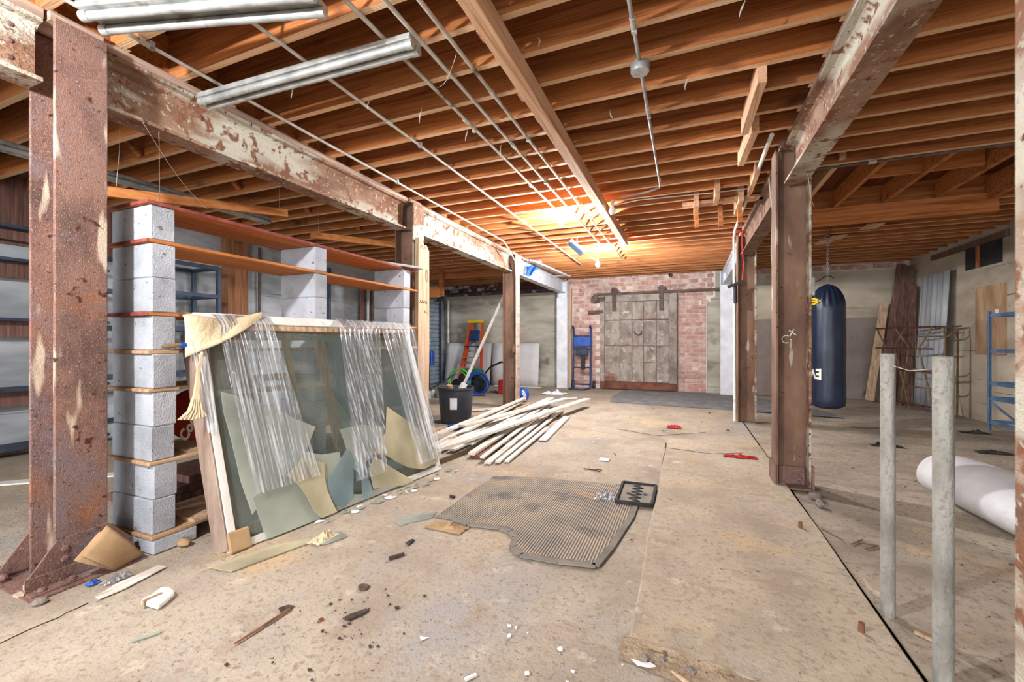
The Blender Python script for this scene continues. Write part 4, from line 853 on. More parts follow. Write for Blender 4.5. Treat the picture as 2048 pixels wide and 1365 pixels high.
# ---- lumber pile
LUM = [((-2.284,3.56),(-1.70,7.80),0.125,0.15,0.15,0.035,'long white front plank crossing over the lumber pile'),
 ((-2.60,3.95),(-2.93,7.7),0.125,0.03,0.09,0.03,'leftmost whitewashed plank of the lumber pile'),
 ((-2.47,3.97),(-2.52,8.15),0.09,0.06,0.09,0.03,'whitewashed plank second from the left in the lumber pile'),
 ((-2.36,4.02),(-2.29,7.65),0.09,0.035,0.09,0.025,'whitewashed plank third from the left in the lumber pile'),
 ((-1.80,3.76),(-2.12,7.25),0.07,0.02,0.06,0.025,'plank left of the pair at the right front of the pile'),
 ((-1.725,3.83),(-1.97,7.15),0.055,0.02,0.055,0.022,'thin plank of the pair at the right front of the pile'),
 ((-1.655,3.90),(-1.74,5.5),0.05,0.016,0.05,0.022,'short rightmost batten of the lumber pile'),
 ((-1.61,4.90),(-1.77,6.62),0.10,0.016,0.016,0.022,'single white plank lying apart to the right of the pile'),
 ((-2.70,4.15),(-2.87,7.6),0.08,0.12,0.13,0.03,'upper left whitewashed plank of the lumber pile'),
 ((-2.05,3.90),(-2.28,7.3),0.08,0.05,0.125,0.03,'middle plank lying under the long front plank'),
 ((-1.88,3.80),(-2.19,7.0),0.05,0.055,0.09,0.02,'thin batten on top of the right half of the pile'),
 ((-2.20,4.1),(-2.42,7.9),0.12,0.10,0.12,0.028,'whitewashed plank high in the middle of the pile'),
 ((-2.55,4.6),(-2.05,7.6),0.11,0.17,0.17,0.028,'slanted white plank resting across the pile top')]
for (a, b, wd, za, zb, th, lab) in LUM:
    o = MB().bar((*a,za),(*b,zb),wd,th).build('plank', K['lumber'], bevel=0.003); tag(o, lab, 'plank', 'whitewashed lumber pile')
o = MB().box(-2.08,-1.93,3.92,4.5,0.003,0.03).build('plank', K['doorrust']); tag(o, 'rotten brown timber end under the lumber pile', 'timber')
for (x, y, yy, zz_) in ((-2.62,4.9,5.0,0.0),(-2.5,6.6,6.7,0.0)):
    o = MB().box(x-0.15,x+0.6,y,yy,0.003,0.02).build('plank', K['brownboard']); tag(o, 'dark bearer lying across the floor under the %s of the lumber pile' % ('front' if y < 6 else 'back'), 'plank')
RP = [((-3.50,6.55),(-3.05,7.0),0.14,'pale board scrap lying nearest the far brown post'),((-3.38,6.05),(-3.0,6.4),0.10,'tan board scrap lying in front of the far brown post'),((-3.14,5.95),(-2.92,6.75),0.10,'narrow dark edged board scrap beside the black tub'),((-2.70,6.75),(-2.69,7.6),0.07,'small board scrap leaning at the foot of the far brown post')]
for i, (a, b, wd, lab) in enumerate(RP):
    o = MB().bar((*a,0.02+0.012*i),(*b,0.02+0.012*i),wd,0.02).build('board_scrap', K['plank'] if i != 0 else K['lumber']); tag(o, lab, 'board', 'board scraps by the far post')
# tall thin stick leaning on the far post
o = MB().bar((-4.06,7.05,0.03),(-3.19,7.48,2.18),0.05,0.03,(0,1,0)).build('leaning_stick', K['lumber']); tag(o, 'tall pale stick leaning against the far brown post', 'stick')

# ---- black tub
bk = thing('plastic_tub', 'big black plastic tub with a torn label beside the plank-faced post', 'tub', (-3.22,5.62,0))
bx, by = -3.22, 5.62
MB().lathe([(0.001,0.004),(0.215,0.004),(0.225,0.02),(0.262,0.49),(0.275,0.50),(0.275,0.525),(0.262,0.53),(0.255,0.50),(0.215,0.04),(0.001,0.035)],(bx,by,0),32).build('tub_body', K['bucket'], bk, smooth=True); tub_ = bpy.data.objects['tub_body']
a0 = math.atan2(-by, -bx)
m = MB().grid(lambda u,v:(bx+(0.226+0.036*((0.22+0.17*v)/0.5)+0.0035)*math.cos(a0-0.35+0.42*u), by+(0.226+0.036*((0.22+0.17*v)/0.5)+0.0035)*math.sin(a0-0.35+0.42*u), 0.22+0.17*v),8,4); m.build('label', K['shard'], tub_)
o = MB().tube([(bx+0.05,by-0.05,0.30),(bx+0.12,by-0.02,0.52),(bx+0.15,by-0.0,0.585)],[0.05,0.055,0.05],10).build('paper_roll', K['foam']); tag(o, 'crumpled pale paper sticking out of the black tub', 'paper')
o = MB().tube([(bx-0.08,by-0.08,0.30),(bx-0.05,by-0.10,0.50),(bx-0.04,by-0.11,0.56)],[0.05,0.05,0.045],10).build('yellow_packet', K['card']); tag(o, 'brown yellow packet sticking out of the black tub', 'packet')
o = MB().tube([(-3.00,5.02,0.045),(-2.83,5.10,0.045)],[0.038,0.04],14).tube([(-2.83,5.10,0.045),(-2.81,5.108,0.045)],0.02,10).build('blue_bottle', K['blue'], smooth=True); tag(o, 'small blue bottle lying in front of the black tub', 'bottle')
o = MB().box(-3.55,-3.1,4.75,5.05,0.003,0.025).build('board_scrap', K['plank']); tag(o, 'flat board scrap lying at the foot of the plank-faced post', 'board')
# ---- ball and bag
bl = thing('ball', 'blue ball with white lettering behind the far brown post', 'ball', (-3.06,8.0,0.003))
bb_ = MB().ball((-3.06,8.0,0.145),0.142,24).build('ball_body', K['blue'], bl, smooth=True)
def ballbend(cx_b, cy_b, cz_b, r, az, el, rollr):
    def f(co):
        x_, y_ = co.x*math.cos(rollr)-co.y*math.sin(rollr), co.x*math.sin(rollr)+co.y*math.cos(rollr)
        a = az + x_/r; e_ = el + y_/r; R = r + 0.001 + co.z
        return Vector((cx_b+R*math.cos(e_)*math.cos(a), cy_b+R*math.cos(e_)*math.sin(a), cz_b+R*math.sin(e_)))
    return f
text_mesh('VOIT', 0.085, K['ivory'], 'lettering', bb_, None, bend=ballbend(-3.06,8.0,0.145,0.142,math.atan2(-8,3.06)+0.25,0.15,-1.3))
crumple((-2.85,9.5,0.006),0.26,0.2,0.10,K['shard'],'plastic_bag','crumpled white plastic bag on the floor behind the blue ball','bag',7,20)
o = MB().tube([(-2.35,8.6,0.02),(-2.15,8.85,0.02)],0.016,8).build('white_tube', K['shard']); tag(o, 'short white tube lying on the floor before the hand truck', 'tube')
# ---- grey carpet by the door
o = MB().prism([(-1.43,8.64),(-1.52,9.6),(-1.42,10.9),(0.60,10.88),(1.4,10.3),(2.05,9.45),(2.30,8.26),(1.5,8.36),(0.62,8.46),(-0.4,8.55)],0.003,0.014).build('carpet_piece', K['carpet']); tag(o, 'large grey carpet piece lying before the sliding door', 'carpet')
# red scraps
crumple((0.50,4.914,0.03),0.15,0.05,0.03,K['red'],'red_wrapper','flattened red wrapper on the raised slab','wrapper',4)
crumple((-0.169,6.401,0.006),0.09,0.07,0.06,K['red'],'red_scrap','crumpled red plastic scrap on the far floor','scrap',5)
# steel stubs in the slab
for (x, y, lab) in ((0.664,3.199,'farther small rusty pipe stub in the raised slab'),(0.655,2.144,'nearer small rusty pipe stub in the raised slab')):
    o = MB().tube([(x,y,0.02),(x+0.002,y,0.060)],0.011,10).build('pipe_stub', K['stick']); tag(o, lab, 'pipe')

# ================================================================== RIGHT SIDE
for (x, y, r, lab) in ((0.825,2.385,0.0265,'farther of the two upright grey pipes on the right'),(0.835,1.965,0.029,'nearer of the two upright grey pipes on the right')):
    o = MB().lathe([(r,-0.02),(r,1.148),(r*0.86,1.15),(r*0.86,1.05),(0.001,1.05)],(x,y,0),20).build('upright_pipe', K['pipe'], smooth=True); tag(o, lab, 'pipe', 'upright pipes')
wt = MB().tube([(0.825,2.36,1.10),(0.83,2.2,1.085),(0.835,2.0,1.105)],0.0014,5).build('tie_wire', K['wire']); tag(wt, 'thin wire tied between the two upright pipes', 'wire')
# punching bag
PX, PY = 1.85, 7.32
pb = thing('punching_bag', 'navy vinyl punching bag hanging on a chain', 'punching bag', (PX,PY,0.28))
def bagf(u, v):
    a = 2*PI*u; z_ = 0.30 + 1.73*v; r = 0.213
    if v > 0.80:
        t = (v-0.80)/0.20; r = 0.213*math.sqrt(max(0,1-t**2.4))*(1-0.25*t)+0.012*t
        r *= 1 + 0.09*math.sin(2*PI*u*17)*min(1,t*1.6)*(1-t*0.5)
        z_ = 0.30 + 1.73*v
    elif v < 0.03: r = 0.213*(0.94+0.06*v/0.03)
    r += 0.004*mnoise.noise(Vector((math.cos(a)*2, math.sin(a)*2, v*6)))
    return (PX+r*math.cos(a), PY+r*math.sin(a), z_)
bgb = MB().grid(bagf, 102, 44).lathe([(0.001,0),(0.2,0)],(PX,PY,0.30),32).build('bag_body', K['bag'], pb, smooth=True)
MB().lathe([(0.001,-0.045),(0.12,-0.035),(0.175,-0.01),(0.19,0.004)],(PX,PY,0.30),28).build('bag_bottom', K['black'], pb, smooth=True)
def cylbend(az, zc):
    def f(co):
        a = az - co.x/0.214; R = 0.2165 + co.z
        return Vector((PX+R*math.cos(a), PY+R*math.sin(a), zc+co.y))
    return f
view = math.atan2(-PY, -PX)
# wordmark printed upside down round the bag: first letter at its right end
def flipbend(az, zc):
    def f(co):
        k = 1.0 + 0.35*abs(co.x/0.30)**1.6
        a = az - co.x/0.214; R = 0.2165 + co.z
        return Vector((PX+R*math.cos(a), PY+R*math.sin(a), zc - co.y*k))
    return f
text_mesh('EVERLAST', 0.15, K['ivory'], 'wordmark', bgb, None, bend=flipbend(view-1.86, 0.76))
m = MB(); tri = [(0.0,0.055),(0.0,-0.055),(0.15,0.0)]
def onbag(x_, y_, az, zc):
    a = az + x_/0.214; return (PX+0.2165*math.cos(a), PY+0.2165*math.sin(a), zc+y_)
for (y0, y1, x0, x1) in ((0.055,0.032,0.0,0.055),(0.012,-0.012,0.0,0.10),(-0.032,-0.055,0.0,0.055)):
    n_ = 6; o_ = len(m.v)
    for i in range(n_+1):
        x_ = x0+(x1-x0)*i/n_
        for y_ in (y0, y1): m.v.append(Vector(onbag(x_, y_*(1-0.25*i/n_), view-1.02, 1.78)))
    for i in range(n_): m.f.append((o_+2*i,o_+2*i+2,o_+2*i+3,o_+2*i+1))
n_ = 6
for (ya, yb) in ((0.055,0.0),(-0.055,0.0)):
    o_ = len(m.v)
    for i in range(n_+1):
        t = i/n_; x_ = 0.05+0.10*t; yy = ya*(1-t)
        m.v.append(Vector(onbag(x_, yy, view-1.02, 1.78))); m.v.append(Vector(onbag(x_-0.03*(1-t)-0.005, yy*0.55, view-1.02, 1.78)))
    for i in range(n_): m.f.append((o_+2*i,o_+2*i+2,o_+2*i+3,o_+2*i+1))
m.build('yellow_emblem', K['yellow'], bgb, solid=0.0015)
ch = thing('bag_chain', 'steel chain and hook holding the punching bag to a joist', 'chain', (PX,PY,2.0))
def link(z_, ax, L_=0.022, w_=0.011):
    pts = [(w_*math.cos(a) if ax == 0 else 0, w_*math.cos(a) if ax else 0, z_+L_*math.sin(a)) for a in [i*2*PI/10 for i in range(11)]]
    return MB().tube([(PX+p[0],PY+p[1],p[2]) for p in pts],0.0038,5,cap=False)
zc_ = 2.04; i = 0
while zc_ < 2.66: link(zc_, i % 2).build('chain_link', K['chain'], ch, smooth=True); zc_ += 0.034; i += 1
MB().tube([(PX+0.03*math.cos(a),PY,2.69+0.035*math.sin(a)) for a in [0.4+i_*5.4/12 for i_ in range(13)]],0.006,6).build('carabiner', K['chain'], ch, smooth=True)
MB().tube([(PX,PY,2.72),(PX+0.03,PY,2.76),(PX+0.035,PY,2.81),(PX,PY,2.84),(PX-0.01,PY,ZJ+0.03)],0.007,6).build('hook', K['iron'], ch, smooth=True)
# white sheet roll on the floor at right
rlp = [(1.86,4.62,0.115,0.125,0.115),(1.87,4.50,0.15,0.16,0.15),(1.88,4.30,0.17,0.19,0.17),(1.93,3.95,0.175,0.23,0.175),(1.99,3.6,0.165,0.27,0.165),(2.05,3.3,0.15,0.29,0.15),(2.10,3.0,0.13,0.30,0.13)]
m = MB(); n_ = 24
for i, (x, y, z_, rw_, rh_) in enumerate(rlp):
    for k in range(n_):
        a = 2*PI*k/n_; c_, s_ = math.cos(a), math.sin(a)
        jj = 1 + 0.02*mnoise.noise(Vector((c_*1.5, s_*1.5, i*0.6)))
        zz_ = max(0.0, z_ + rh_*s_*jj)
        m.v.append(Vector((x + rw_*c_*jj, y + 0.1*c_, zz_)))
for i in range(len(rlp)-1):
    for k in range(n_):
        k2 = (k+1) % n_; m.f.append((i*n_+k, i*n_+k2, (i+1)*n_+k2, (i+1)*n_+k))
m.f.append(tuple(reversed(range(n_)))); m.f.append(tuple((len(rlp)-1)*n_+k for k in range(n_)))
o = m.build('sheet_roll', K['roll'], smooth=True); tag(o, 'big white sheet roll lying on the floor at the right edge', 'roll')
sb = o.modifiers.new('smooth', 'SUBSURF'); sb.levels = 1; sb.render_levels = 1
# two stones at the foot of the right post
o = MB().prism(irregular((0.915,3.93),0.06,7),-0.012,0.04).build('stone', K['stone'], bevel=0.012); tag(o, 'flat grey stone at the foot of the right foreground post', 'stone')
o = MB().ball((0.90,3.75,0.015),0.036,8,(0.8,1,0.9)).build('stone', K['stone']); tag(o, 'small pointed grey stone beside the flat one', 'stone')
o = MB().prism([(0.815,2.55),(0.88,2.50),(0.89,2.62),(0.82,2.69)],-0.02,0.012).build('concrete_chunk', K['slab'], bevel=0.01); tag(o, 'broken concrete chunk against the slab beside the farther upright pipe', 'concrete')
for i, (a, b) in enumerate((((0.785,3.214),(0.88,3.162)),((0.906,3.124),(0.992,3.222)),((0.932,3.162),(1.045,3.147)),((0.959,3.079),(1.05,3.163)))):
    o = MB().tube([(*a,-0.006 if i else 0.026),(*b,-0.006+0.006*(i==2))],0.004,6).build('rusty_rod', K['rust_dark']); tag(o, ['short rusty rod reaching over the slab gap','left rusty rod of the crossed bunch','middle rusty rod of the crossed bunch','right rusty rod of the crossed bunch'][i], 'rod', 'rusty rods by the pipes')
o = MB().prism([(0.87,2.27),(0.93,2.22),(0.94,2.235),(0.89,2.285)],-0.010,0.002).build('wood_splinter', K['plank']); tag(o, 'tan wood splinter near the nearer upright pipe', 'splinter')
# blue steel shelf at right
bs = thing('steel_shelf', 'slate blue open steel shelf frame by the right wall', 'shelf', (3.9,7.3,0))
for (x, y) in ((3.80,7.82),(4.14,7.82),(3.80,6.62),(4.14,6.62)):
    MB().box(x-0.02,x+0.02,y-0.004,y+0.0,0,1.62).box(x-0.02,x-0.016,y-0.036,y,0,1.62).build('upright', K['slate'], bs)
for z_ in (0.10,0.42,0.62,1.06,1.54):
    MB().box(3.79,3.81,6.62,7.82,z_,z_+0.045).build('side_rail', K['slate'], bs)
    MB().box(4.12,4.14,6.62,7.82,z_,z_+0.045).build('side_rail', K['slate'], bs)
    MB().box(3.80,4.14,7.80,7.82,z_,z_+0.045).build('end_rail', K['slate'], bs)
MB().bar((3.80,7.80,0.40),(3.80,7.1,0.12),0.006,0.03).build('brace', K['slate'], bs); MB().bar((4.13,7.80,0.42),(4.13,7.1,1.02),0.006,0.03).build('brace', K['slate_dk'], bs)
# plywood panel and paper on the right wall
pw = MB().box(XR-0.031,XR-0.001,8.26,8.92,1.02,2.05).build('plywood_panel', K['plywood']); tag(pw, 'weathered plywood panel fixed to the right wall', 'panel')
o = MB().box(XR-0.034,XR-0.03,8.38,8.45,1.60,1.68).build('paper_note', K['shard']); tag(o, 'small blank white paper on the plywood panel', 'paper')
# corrugated sheets and boards leaning in the back right corner
m = MB(); 
m.grid(lambda u,v:(XR-0.10-0.12*(1-v)+0.022*math.sin(u*2*PI*5.5), 9.45+0.95*u, 0.01+2.42*v),66,4)
o = m.build('corrugated_sheet', K['corr'], smooth=True, solid=0.002); tag(o, 'translucent corrugated plastic sheet leaning in the back right corner', 'sheet')
LB = [((3.62,10.75,0.0),(4.02,11.0,2.78),0.14,'leftmost dark board leaning in the back right corner'),((3.72,10.62,0.0),(4.08,10.92,2.74),0.10,'second dark board leaning in the back right corner'),((3.82,10.5,0.0),(4.12,10.84,2.72),0.09,'third dark board leaning in the back right corner'),((3.90,10.42,0.0),(4.10,10.7,2.3),0.10,'short rightmost dark board leaning in the back right corner')]
for (a, b, wd, lab) in LB:
    o = MB().bar(a,b,wd,0.03,(0.3,1,0)).build('leaning_board', K['brownboard']); tag(o, lab, 'board', 'boards leaning in the back right corner')
o = MB().bar((3.42,10.75,0.02),(3.75,11.0,2.0),0.14,0.02,(0.3,1,0)).build('leaning_board', K['plank']); tag(o, 'pale board leaning left of the dark boards in the corner', 'board')
# folding rack of bent tubes
rk = thing('tube_rack', 'rusty rack of bent tubes with maroon rails in the back right corner', 'rack', (3.75,9.6,0))
Ra = Vector((3.40,10.35,0)); Rb = Vector((3.78,9.0,0)); rd = (Rb-Ra); rn = rd.normalized(); rp = Vector((rn.y,-rn.x,0))*-1
def rpt(t, z_, q=0.0): p_ = Ra + rd*t + rp*q; return (p_.x, p_.y, z_)
for z_, t0, t1, q in ((1.46,0.0,0.93,0),(1.09,0.0,0.9,0),(0.70,0.22,1.0,0),(0.12,0.2,1.0,0),(1.46,0.1,1.0,0.30)):
    MB().bar(rpt(t0,z_,q),rpt(t1,z_,q),0.03,0.025).build('rail', K['maroon'], rk)
for (pts) in ([rpt(0.02,1.44),rpt(0.17,1.12),rpt(0.15,0.9),rpt(0.08,0.03)],[rpt(0.34,1.45),rpt(0.56,1.12),rpt(0.55,1.02),rpt(0.42,0.02)],[rpt(0.50,1.45),rpt(0.33,1.12),rpt(0.35,1.0),rpt(0.52,0.02,0.05)],[rpt(0.90,1.45),rpt(0.72,1.12),rpt(0.72,1.02),rpt(0.93,0.02)],[rpt(1.0,1.44,0.05),rpt(1.02,1.3,0.05),rpt(1.02,0.02,0.05)],[rpt(1.0,1.44,0.25),rpt(1.01,1.2,0.25),rpt(1.0,0.02,0.25)]):
    MB().tube(pts,0.014,8).build('bent_leg', K['scaffold'], rk, smooth=True)
for z_ in (1.30,0.72,0.40): MB().tube([rpt(0.35,z_,0.22),rpt(0.92,z_,0.22),rpt(1.0,z_+0.06,0.2)],0.012,6).build('cross_tube', K['scaffold'], rk)
MB().bar(rpt(0.9,1.46,0),rpt(0.9,1.46,0.3),0.025,0.025).build('end_tube', K['scaffold'], rk)
# dark scraps on the right floor
for i, (x, y, lab) in enumerate(((3.55,7.6,'dark rag on the floor left of the blue shelf'),(3.1,6.3,'flat dark scrap lying on the right floor'),(2.15,6.25,'thin dark strip on the right floor'))):
    crumple((x,y,-0.008),0.15,0.06,0.05,K['rubber'],'dark_rag',lab,'rag',11+i,8)
o = MB().ball((1.55,7.35,0.03),0.04,10).build('yellow_lump', K['yellow']); tag(o, 'small yellow lump on the floor behind the right foreground post', 'debris')

# ================================================================== BACK LEFT THINGS
ht = thing('hand_truck', 'blue tubular hand truck standing against the brick wall', 'hand truck', (-2.5,10.85,0))
for x in (-2.72,-2.27):
    MB().tube([(x,10.78,0.03),(x,10.82,0.8),(x,10.87,1.42),(x,10.84,1.56),(x,10.76,1.62),(x,10.70,1.56)],0.024,10).build('side_rail', K['navy'], ht, smooth=True)
for z_ in (0.12,0.55,1.02,1.36): MB().tube([(-2.72,10.79+0.05*z_,z_),(-2.27,10.79+0.05*z_,z_)],0.018,8).build('cross_bar', K['navy'], ht)
MB().box(-2.71,-2.28,10.815,10.83,1.10,1.33).build('back_panel', K['blue'], ht, bevel=0.006)
MB().box(-2.66,-2.33,10.80,10.86,0.86,1.06).build('motor_box', K['slate_dk'], ht, bevel=0.02)
MB().box(-2.52,-2.42,10.80,10.85,0.5,0.88).build('strap', K['black'], ht)
MB().tube([(-2.72,10.78,0.03),(-2.76,10.5,0.02),(-2.36,10.46,0.02),(-2.30,10.78,0.03)],0.016,8).build('toe_frame', K['navy'], ht)
for x in (-2.77,-2.22): MB().lathe([(0.02,-0.025),(0.10,-0.025),(0.10,0.025),(0.02,0.025)],(x,10.98,0.105),16,'x').build('wheel', K['black'], ht, smooth=True); MB().lathe([(0.001,-0.03),(0.035,-0.03),(0.035,0.03),(0.001,0.03)],(x,10.98,0.105),12,'x').build('hub', K['galv'], [o_ for o_ in ht.children][-1])
# stepladder
ld = thing('stepladder', 'orange folding stepladder with a yellow top leaning by white boards', 'ladder', (-5.5,10.6,0))
lt = lambda t, s, dy=0.0: (-5.52 + s*(0.34-0.15*t), 10.35+0.45*t+dy, 0.02+1.72*t)
for s in (-1,1):
    MB().bar(lt(0,s),lt(1,s),0.07,0.035,(0,1,0)).build('front_rail', K['orange'], ld)
    MB().bar(lt(0,s*0.9,0.12),lt(0.97,s*0.9,0.07),0.05,0.03,(0,1,0)).build('rear_rail', K['orange'], ld)
for t in (0.10,0.27,0.44): 
    a, b = Vector(lt(t,-1,-0.03)), Vector(lt(t,1,-0.03)); MB().bar(a,b,0.09,0.025).build('step', K['galv'], ld)
a, b = Vector(lt(0.62,-1,-0.04)), Vector(lt(0.62,1,-0.04)); MB().bar(a,b,0.1,0.03).build('step', K['navy'], ld)
m = MB().bar(lt(0.70,0,-0.04),lt(0.88,0,-0.04),0.30,0.02,(0,1,0)); m.build('blue_pad', K['navy'], ld)
MB().bar((-5.75,10.76,1.79),(-5.29,10.76,1.79),0.16,0.085).build('top_cap', K['yellow'], ld, bevel=0.012)
# white boards against the back wall
m = MB().grid(lambda u,v:(-6.55+1.45*u, 10.93-0.16*(1-v)-0.10*math.sin(PI*u)*(1-v), 0.01+1.16*v),12,6)
o = m.build('white_board', K['paper'], smooth=True, solid=0.008); tag(o, 'left bowed white board leaning behind the orange stepladder', 'board')
m = MB().grid(lambda u,v:(-5.10+1.40*u, 10.98-0.12*(1-v), 0.01+1.16*v),6,4)
o = m.build('white_board', K['paper'], smooth=True, solid=0.01); tag(o, 'right flat white board leaning between the far post and white post', 'board')
o = MB().bar((-4.9,10.66,0.012),(-3.55,10.66,0.012),0.10,0.02).build('white_strip', K['white']); tag(o, 'white strip on the floor under the right white board', 'board')
# pressure washer with hoses
pwx, pwy = -4.75, 9.15
pwm = thing('pressure_washer', 'green and black pressure washer tangled in hoses', 'pressure washer', (pwx,pwy,0))
MB().box(pwx-0.34,pwx+0.30,pwy-0.18,pwy+0.18,0.18,0.44).build('motor_body', K['black'], pwm, bevel=0.05)
MB().box(pwx-0.30,pwx+0.22,pwy-0.17,pwy+0.17,0.44,0.56).build('green_cover', K['green'], pwm, bevel=0.05)
for (x, y) in ((pwx-0.30,pwy-0.24),(pwx+0.30,pwy-0.24)): MB().lathe([(0.03,-0.04),(0.16,-0.04),(0.17,0),(0.16,0.04),(0.03,0.04)],(x,y,0.17),20,'y').build('wheel', K['black'], pwm, smooth=True)
MB().tube([(pwx+0.25,pwy,0.4),(pwx+0.45,pwy,0.62),(pwx+0.75,pwy-0.05,0.74),(pwx+0.85,pwy-0.05,0.70)],0.022,8).build('handle', K['black'], pwm, smooth=True)
def coil(c, r, n, mt, label, ax='y', sp=0.02, ph=0.0):
    pts = []
    for i in range(n*20+1):
        a = ph+2*PI*i/20; rr = r*(1+0.12*math.sin(a*0.37)); k = i/20*sp
        pts.append((c[0]+rr*math.cos(a), c[1]-k+0.03*math.sin(a*1.3), max(0.014, c[2]+rr*math.sin(a))))
    o_ = MB().tube(pts,0.012,6).build('hose', mt, smooth=True); tag(o_, label, 'hose'); return o_
coil((pwx-0.20,pwy-0.33,0.30),0.26,3,K['lime'],'lime green hose coiled on the pressure washer')
coil((pwx+0.30,pwy-0.33,0.26),0.24,4,K['blue'],'blue hose coiled at the right of the pressure washer')
o = MB().tube([(pwx-0.3,pwy-0.38,0.45),(pwx-0.7,pwy-0.45,0.2),(pwx-1.0,pwy-0.5,0.03),(pwx-0.6,pwy-0.75,0.015),(pwx+0.1,pwy-0.85,0.015),(pwx+0.6,pwy-0.6,0.015)],0.014,6).build('hose', K['navy'], smooth=True); tag(o, 'dark blue hose lying on the floor before the pressure washer', 'hose')
crumple((pwx+0.5,pwy+0.1,0.01),0.16,0.12,0.05,K['glass_blue'],'plastic_sheet','pale greenish plastic sheet on the floor right of the pressure washer','sheet',21,10)
o = MB().box(-4.05,-3.86,9.0,9.2,0.003,0.33).build('red_can', K['red'], bevel=0.02); tag(o, 'dark red can half hidden behind the far brown post', 'can')
# lawn spreader and clutter
ls = thing('garden_spreader', 'green garden spreader on small wheels before the roller door', 'spreader', (-5.55,7.75,0))
MB().lathe([(0.06,0.42),(0.17,0.58),(0.19,0.60),(0.17,0.60),(0.05,0.46)],(-5.45,7.75,0),16).build('hopper', K['green'], ls, smooth=True)
MB().box(-5.72,-5.55,7.70,7.82,0.62,1.05).build('green_tank', K['green'], ls, bevel=0.03); MB().box(-5.76,-5.48,7.68,7.84,0.94,1.06).build('tank_cap', K['green'], ls, bevel=0.02)
for x in (-5.62,-5.40): MB().lathe([(0.03,-0.03),(0.12,-0.03),(0.12,0.03),(0.03,0.03)],(x,7.7,0.12),16,'x').build('wheel', K['black'], ls, smooth=True)
MB().tube([(-5.5,7.72,0.12),(-5.52,7.75,0.45)],0.025,8).build('stem', K['black'], ls); MB().tube([(-5.48,7.72,0.45),(-5.36,7.7,1.35)],0.01,6).build('handle_rod', K['wire'], ls)
bc = thing('blue_box', 'bright blue box on a thin black stand beside the green spreader', 'box', (-6.1,9.3,0)); MB().box(-6.32,-6.0,9.25,9.4,0.62,0.98).build('box_body', K['blue'], bc, bevel=0.02); MB().box(-6.2,-6.12,9.28,9.36,0.0,0.62).build('stand', K['black'], bc)
for i, (x, y, r) in enumerate(((-5.1,7.72,0.08),(-4.92,7.95,0.10),(-5.16,7.98,0.07))):
    o = MB().lathe([(r,0.003),(r,0.12),(r*0.8,0.16),(0.02,0.17)],(x,y,0),12).build('metal_can', K['galv'], smooth=True); tag(o, 'small grey %s can on the floor behind the black tub' % ('front','middle','back')[i], 'can', 'small cans behind the tub')
# ---- left bay: rack, shelves, posts
lr = thing('wall_rack', 'dark wooden rack with long rails on the left wall', 'rack', (-6.5,1.6,0))
for z_, hh in ((1.88,0.16),(1.25,0.17),(0.52,0.17),(0.02,0.06),(2.28,0.1)):
    MB().box(-6.62,-6.58,-0.5,2.9,z_,z_+hh).build('rail', K['brownboard'], lr); MB().box(-6.74,-6.40,-0.5,2.9,z_+hh,z_+hh+0.03).build('shelf', K['slate_dk'], lr)
for y in (-0.4,2.85): MB().box(-6.66,-6.62,y,y+0.06,0,2.4).build('post', K['slate_dk'], lr)
m = MB().box(XL+0.0,XL+0.03,-1.0,3.1,2.25,3.0).build('wall_board', K['brownboard']); tag(m, 'dark brown board high on the left wall behind the big column', 'board')
lsf = thing('steel_shelf', 'dark blue steel shelf frame against the left wall behind the block shelf', 'shelf', (-6.4,3.6,0))
for (x, y) in ((-6.15,2.95),(-6.7,2.95),(-6.15,4.02),(-6.7,4.02)): MB().box(x-0.025,x+0.025,y-0.025,y+0.025,0,2.26).build('upright', K['slate_dk'], lsf)
for z_ in (0.2,0.75,1.36,1.82,2.22):
    MB().box(-6.17,-6.13,2.95,4.02,z_,z_+0.05).build('side_rail', K['slate_dk'], lsf); MB().box(-6.72,-6.68,2.95,4.02,z_,z_+0.05).build('side_rail', K['slate_dk'], lsf); MB().box(-6.70,-6.15,4.0,4.03,z_,z_+0.05).build('end_rail', K['slate_dk'], lsf)
o = MB().box(XL+0.01,XL+0.16,4.45,4.78,0.0,2.86).build('wall_post', K['oldpost']); tag(o, 'orange brown wooden post against the left wall', 'post')
o = MB().tube([(XL+0.06,5.05,0.0),(XL+0.06,5.05,2.8)],0.02,8).build('wall_conduit', K['iron']); tag(o, 'dark conduit on the left wall right of the wooden post', 'conduit')
o = MB().tube([(XL+0.08,6.55,0.0),(XL+0.08,6.55,2.7)],0.035,8).build('wall_conduit', K['slate_dk']); tag(o, 'grey blue pipe on the left wall seen through the shelf', 'pipe')
for i, (y, mt_) in enumerate(((7.45,K['brownboard']),(7.62,K['galv']),(7.78,K['iron']))):
    o = MB().tube([(XL+0.12,y,0.0),(XL+0.12,y,2.5)],0.06,10).build('wall_pipe', mt_); tag(o, ['brown','shiny','black'][i]+' pipe of the three standing left of the roller door', 'pipe', 'pipes left of the roller door')
o = MB().prism([(-5.85,1.42),(-5.62,1.40),(-5.0,1.9),(-4.62,2.25),(-4.72,2.31),(-5.1,2.0),(-5.6,1.52)],0.003,0.015).build('white_strip', K['white']); tag(o, 'white curved strip lying on the floor left of the big column', 'strip')

